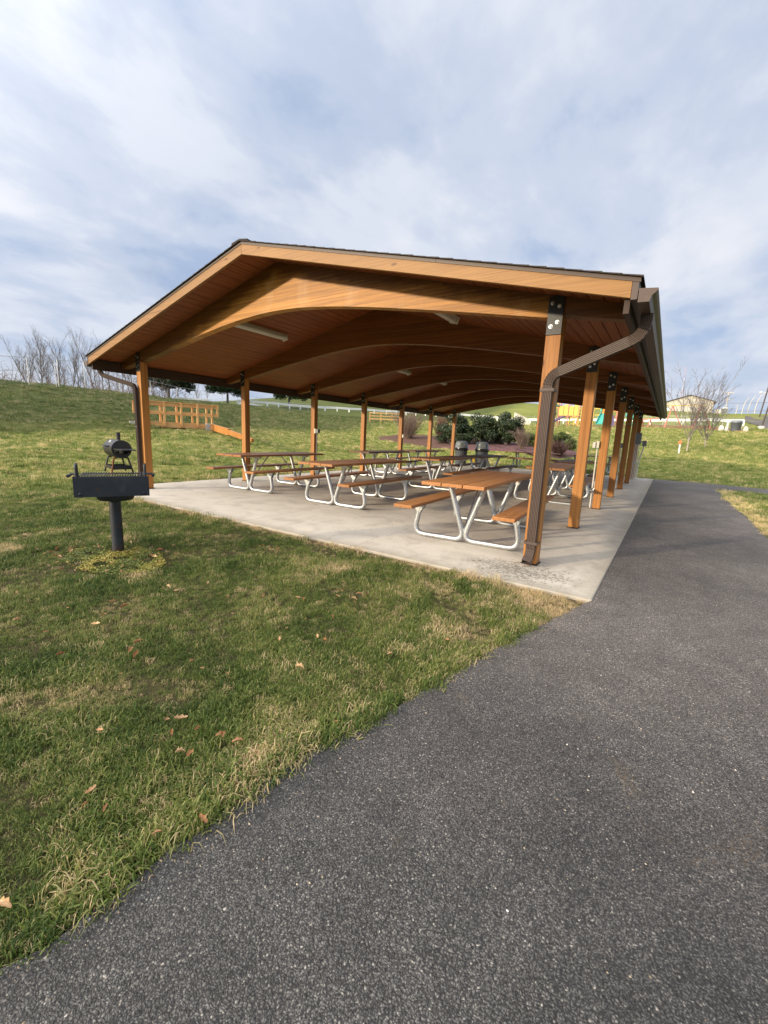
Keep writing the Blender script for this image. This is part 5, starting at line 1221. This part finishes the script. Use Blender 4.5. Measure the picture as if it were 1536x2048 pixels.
def scatter(r0, r1, dens, sc0, var):
    area = half*(r1*r1-r0*r0); n = int(area*dens)
    r = np.sqrt(g.uniform(r0*r0, r1*r1, n)); a = g.uniform(-half, half, n)+head; x = CX+r*np.cos(a); y = CY+r*np.sin(a)
    ok = ~in_poly(x, y, poly) & ~((x > -8.235) & (x < .7) & (y > -.695) & (y < 15.46)) & ~in_poly(x, y, BED)
    # keep the trunk of the grill clear of nothing; thin a bare patch there
    dg = np.hypot((x+3.2)/.62, (y+2.55)/.40); ok &= ~((dg < 1) & (g.random(n) < .8))
    ok &= ~((np.maximum(np.abs(x+3.765)-4.455, np.abs(y-7.385)-8.065) < .09) & (g.random(n) < .6))
    x, y = x[ok], y[ok]; n = len(x)
    # distance to hard edges -> longer, strawier
    de = np.minimum(seg_dist(x, y, np.array(left_edge[::6]+[(.69, -.62)])), seg_dist(x, y, np.array([(-8.22, 15), (-8.22, -.68), (.69, -.68)])))
    de2 = seg_dist(x, y, np.array(right_edge[::4]))
    corner = np.exp(-(np.hypot(x-.45, y+.9)/.42)**2)
    straw = .85*np.exp(-(seg_dist(x, y, np.array([(-8.22, -.68), (.69, -.68)]))/.14)**2)+.10*np.exp(-(de/.10)**2)+1.1*corner+.75*np.exp(-(de2/.45)**2)
    pn = np.sin(x*3.1+1.3*np.sin(y*2.3))*np.sin(y*2.7+1.1*np.sin(x*1.9+2))+.6*np.sin(x*6.3+y*4.1)*np.sin(y*7.7-x*2.2)
    straw += np.clip(pn-.75, 0, 1)*.95+.05
    bare = np.sin(x*2.1+1.7*np.sin(y*1.3+1))*np.sin(y*2.9+1.2*np.sin(x*2.6)) ; bare = (bare < -.80)
    s = g.random(n) < straw
    v = np.where(s, g.choice([4, 5], n), g.choice([0, 1, 2, 3], n, p=[.34, .28, .26, .12]))
    lng = (g.random(n) < .35*np.exp(-(de/.10)**2)); v = np.where(lng & ~s, 3, v)
    size = sc0*g.uniform(1-var, 1+var, n)*np.where(de < .10, 1.30, 1.0)*(1+.38*np.clip(pn, -1, 1))
    size = np.where(s & (corner > .25), size*.75, size)
    size = np.where(bare, size*.55, size); TIx = np.where(bare & (g.random(n) < .5), .35, 0)
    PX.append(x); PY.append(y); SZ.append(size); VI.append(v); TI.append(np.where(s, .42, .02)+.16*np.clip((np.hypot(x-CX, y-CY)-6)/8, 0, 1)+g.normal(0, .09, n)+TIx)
scatter(.4, 2.6, 2100, .80, .4)
scatter(2.6, 4.2, 1400, .80, .4)
scatter(4.2, 6.5, 800, .85, .4)
scatter(6.5, 10, 330, 1.1, .35)
scatter(10, 17, 110, 1.8, .3)
scatter(17, 30, 45, 2.2, .3)
scatter(30, 60, 12, 3.4, .3)
X = np.concatenate(PX); Y = np.concatenate(PY); S = np.concatenate(SZ); VV = np.concatenate(VI); TT_ = np.concatenate(TI)
Z = height(X, Y)+.001
pts = np.stack([X, Y, Z], 1)
me = bpy.data.meshes.new('grass'); me.vertices.add(len(X)); me.vertices.foreach_set('co', pts.astype(np.float32).ravel())
for nm, typ, arr in (('sz', 'FLOAT', S), ('vi', 'INT', VV.astype(np.int32)), ('itint', 'FLOAT', TT_)):
    a = me.attributes.new(nm, typ, 'POINT'); a.data.foreach_set('value', np.asarray(arr, np.float32 if typ == 'FLOAT' else np.int32))
rot = np.stack([g.normal(0, .12, len(X)), g.normal(0, .12, len(X)), g.uniform(0, 6.283, len(X))], 1)
a = me.attributes.new('rt', 'FLOAT_VECTOR', 'POINT'); a.data.foreach_set('vector', rot.astype(np.float32).ravel())
grass = link(bpy.data.objects.new('grass', me)); tag(grass, 'short winter lawn grass with straw-coloured blades', 'grass', kind='stuff')
ng = bpy.data.node_groups.new('scatter', 'GeometryNodeTree')
ng.interface.new_socket('Geometry', in_out='INPUT', socket_type='NodeSocketGeometry'); ng.interface.new_socket('Geometry', in_out='OUTPUT', socket_type='NodeSocketGeometry')
gi = ng.nodes.new('NodeGroupInput'); go = ng.nodes.new('NodeGroupOutput')
m2p = ng.nodes.new('GeometryNodeMeshToPoints'); ci = ng.nodes.new('GeometryNodeCollectionInfo'); ci.inputs['Collection'].default_value = src
ci.inputs['Separate Children'].default_value = True; ci.inputs['Reset Children'].default_value = True
iop = ng.nodes.new('GeometryNodeInstanceOnPoints'); iop.inputs['Pick Instance'].default_value = True
def na_(n, t):
    q = ng.nodes.new('GeometryNodeInputNamedAttribute'); q.data_type = t; q.inputs['Name'].default_value = n; return q.outputs['Attribute']
ng.links.new(gi.outputs[0], m2p.inputs[0]); ng.links.new(m2p.outputs[0], iop.inputs['Points']); ng.links.new(ci.outputs[0], iop.inputs['Instance'])
ng.links.new(na_('vi', 'INT'), iop.inputs['Instance Index']); ng.links.new(na_('sz', 'FLOAT'), iop.inputs['Scale']); ng.links.new(na_('rt', 'FLOAT_VECTOR'), iop.inputs['Rotation'])
ng.links.new(iop.outputs[0], go.inputs[0])
md = grass.modifiers.new('scatter', 'NODES'); md.node_group = ng
print('tufts', len(X))

# clover patch at the grill foot
g2 = np.random.default_rng(4); n = 9000
a_ = g2.uniform(0, 6.283, n); r = np.sqrt(g2.random(n)); x = -3.22+.60*r*np.cos(a_); y = -2.52+.36*r*np.sin(a_)
kk = np.sin(x*14+1.5*np.sin(y*11))*np.sin(y*17+x*4); ok = kk > -.45; x, y, kk = x[ok], y[ok], kk[ok]; n = len(x)
z = -.018+g2.uniform(0, .016, n); nv = g2.normal(0, .5, (n, 3)); nv[:, 2] = 1; nv /= np.linalg.norm(nv, axis=1)[:, None]
p = np.stack([x, y, z], 1); a1 = np.cross(nv, g2.normal(size=(n, 3))); a1 /= np.linalg.norm(a1, axis=1)[:, None]; b1 = np.cross(nv, a1); s = g2.uniform(.004, .0085, n)[:, None]
V = np.stack([p-a1*s, p-b1*s, p+a1*s, p+b1*s], 1).reshape(-1, 3)
cl_ = link(raw('clover', V, np.arange(4*n).reshape(-1, 4), M['clover'], None, {'tint': ('POINT', 'FLOAT', np.repeat(np.clip(.5+.45*np.sin(x*9+y*5)+g2.normal(0, .2, n), 0, 1), 4))}))
tag(cl_, 'yellow-green low clover growing around the grill post', 'ground cover', kind='stuff')

# fallen leaves
def leaf_mesh(seed):
    g3 = np.random.default_rng(seed); nu, nv_ = 9, 5; V = []; L = g3.uniform(.022, .036); curl = g3.uniform(.5, 1.6); bend_ = g3.uniform(-.6, .9)
    for i in range(nu):
        u = i/(nu-1); w_ = L*.42*math.sin(math.pi*min(.97, max(.04, u)))**.6*(1+.35*math.sin(u*17+seed))
        for j in range(nv_):
            v_ = (j/(nv_-1)-.5)*2; x = (u-.5)*2*L; y = v_*w_; V.append((x, y, .006+abs(v_)**1.5*w_*curl+bend_*(u-.5)**2*L*1.6+g3.normal(0, .0008)))
    F = [(i*nv_+j, (i+1)*nv_+j, (i+1)*nv_+j+1, i*nv_+j+1) for i in range(nu-1) for j in range(nv_-1)]
    return raw('fallen_leaf', V, F, M['deadleaf'], None, {'tint': ('POINT', 'FLOAT', [min(1, max(0, g3.uniform(.1, .9)))]*len(V))}, True)
leaves = [leaf_mesh(s) for s in range(7)]
LV = [(-2.716, -3.416), (-2.189, -3.557), (-2.148, -3.305), (-1.879, -3.517), (-1.745, -3.299), (-1.9, -3.059), (-2.07, -3.062), (-1.879, -3.199), (-2.04, -2.673), (-1.529, -2.515), (-1.612, -2.519), (-1.248, -2.686), (-1.224, -3.322), (-1.278, -3.322), (-0.913, -3.191), (-1.885, -2.439), (-1.331, -2.35), (-0.721, -3.714), (-0.533, -3.484), (-0.427, -3.471), (-0.3, -3.443), (-0.236, -3.42), (-0.359, -3.589), (-0.305, -3.581), (-0.816, -2.437), (-0.816, -2.607), (-0.7, -2.292), (-0.77, -2.071), (-0.809, -1.848), (-0.125, -2.46), (0.064, -2.095), (-1.037, -1.928), (0.0, -3.40), (-0.737, -2.731), (-0.515, -2.578), (-3.566, -2.885), (-3.755, -2.652), (-3.569, -2.207), (-3.442, -2.229), (-2.288, -1.436), (-2.439, -1.441), (-2.261, -1.358), (-0.03, -3.708), (-0.1, -3.82), (-0.218, -4.15), (-2.934, -2.695), (-2.785, -2.66), (-3.613, -2.768), (-3.482, -2.528), (-2.557, -2.363),
      (-3.0, -2.2), (-2.95, -2.25), (-3.05, -2.28), (-2.9, -2.9), (-2.75, -2.8), (-2.65, -2.74), (-3.7, -2.6), (-3.62, -2.5), (-.78, -1.95), (-.66, -2.1), (-.9, -2.0), (-.58, -3.52), (-.48, -3.55)]
_q = random.Random(21); NB = len(LV)
for _c, _n, _s in (((-3.75, -2.75), 9, .16), ((-3.25, -2.95), 10, .18), ((-2.95, -2.25), 9, .13), ((-2.35, -1.4), 5, .15), ((-.8, -2.1), 6, .2), ((-1.6, -3.0), 10, .6), ((-.4, -3.3), 8, .5), ((-4.5, -3.0), 6, .8)):
    LV += [(_c[0]+_q.gauss(0, _s), _c[1]+_q.gauss(0, _s)) for _ in range(_n)]
LV = [p for p in LV if not in_poly(np.array([p[0]]), np.array([p[1]]), poly)[0] and p[1] < -.7]
rr = random.Random(6)
for k, (x, y) in enumerate(LV):
    if k < 7: o = leaves[k]; link(o)
    else: o = leaves[k % 7].copy(); link(o)
    s = rr.uniform(.42, .88); o.location = (x, y, .022+rr.uniform(-.006, .008)); o.rotation_euler = (rr.uniform(-.4, .4), rr.uniform(-.4, .4), rr.uniform(0, 6.28)); o.scale = (s,)*3
    tag(o, 'curled dry tan-brown leaf lying on the front lawn', 'leaf', 'fallen leaves on the front lawn')

# loose grit and chips scattered over the asphalt
g4 = np.random.default_rng(12); V = []; F = []; TT4 = []
def chip(x, y, r, t):
    b = len(V); n = 5; h = r*g4.uniform(.4, .8); a0 = g4.uniform(0, 6.28); el = g4.uniform(.5, 1)
    for k in range(n):
        a = a0+2*np.pi*k/n; V.append((x+r*np.cos(a)*g4.uniform(.8, 1.2), y+r*el*np.sin(a)*g4.uniform(.8, 1.2), zA-.001))
    V.append((x, y, zA+h))
    for k in range(n): F.append((b+k, b+(k+1) % n, b+n)); 
    TT4.extend([t]*(n+1))
for k in range(900):
    d = g4.uniform(1.0, 9)**1.0; a = head-g4.uniform(-.35, .95); x = CX+d*np.cos(a); y = CY+d*np.sin(a)
    if in_poly(np.array([x]), np.array([y]), poly)[0] and not (x < .69 and y > -.68): chip(x, y, g4.uniform(.002, .0055), g4.uniform(0, 1))
for k in range(420):                     # straw and soil crumbs gathered along the grass edge
    p = left_edge[g4.integers(60, len(left_edge)-2)]; x = p[0]+abs(g4.normal(0, .06)); y = p[1]-abs(g4.normal(0, .03)); chip(x, y, g4.uniform(.002, .006), g4.uniform(.2, .8))
M['grit'] = leafy('loose_grit', [(0, (.05, .04, .035)), (.5, (.22, .17, .11)), (.9, (.45, .38, .28)), (1, (.62, .60, .55))], .0, .3, .8)
gr_ = link(raw('gravel', np.array(V), np.array(F), M['grit'], None, {'tint': ('POINT', 'FLOAT', TT4)}))
tag(gr_, 'loose grit and crumbs scattered over the asphalt path', 'grit', kind='stuff')
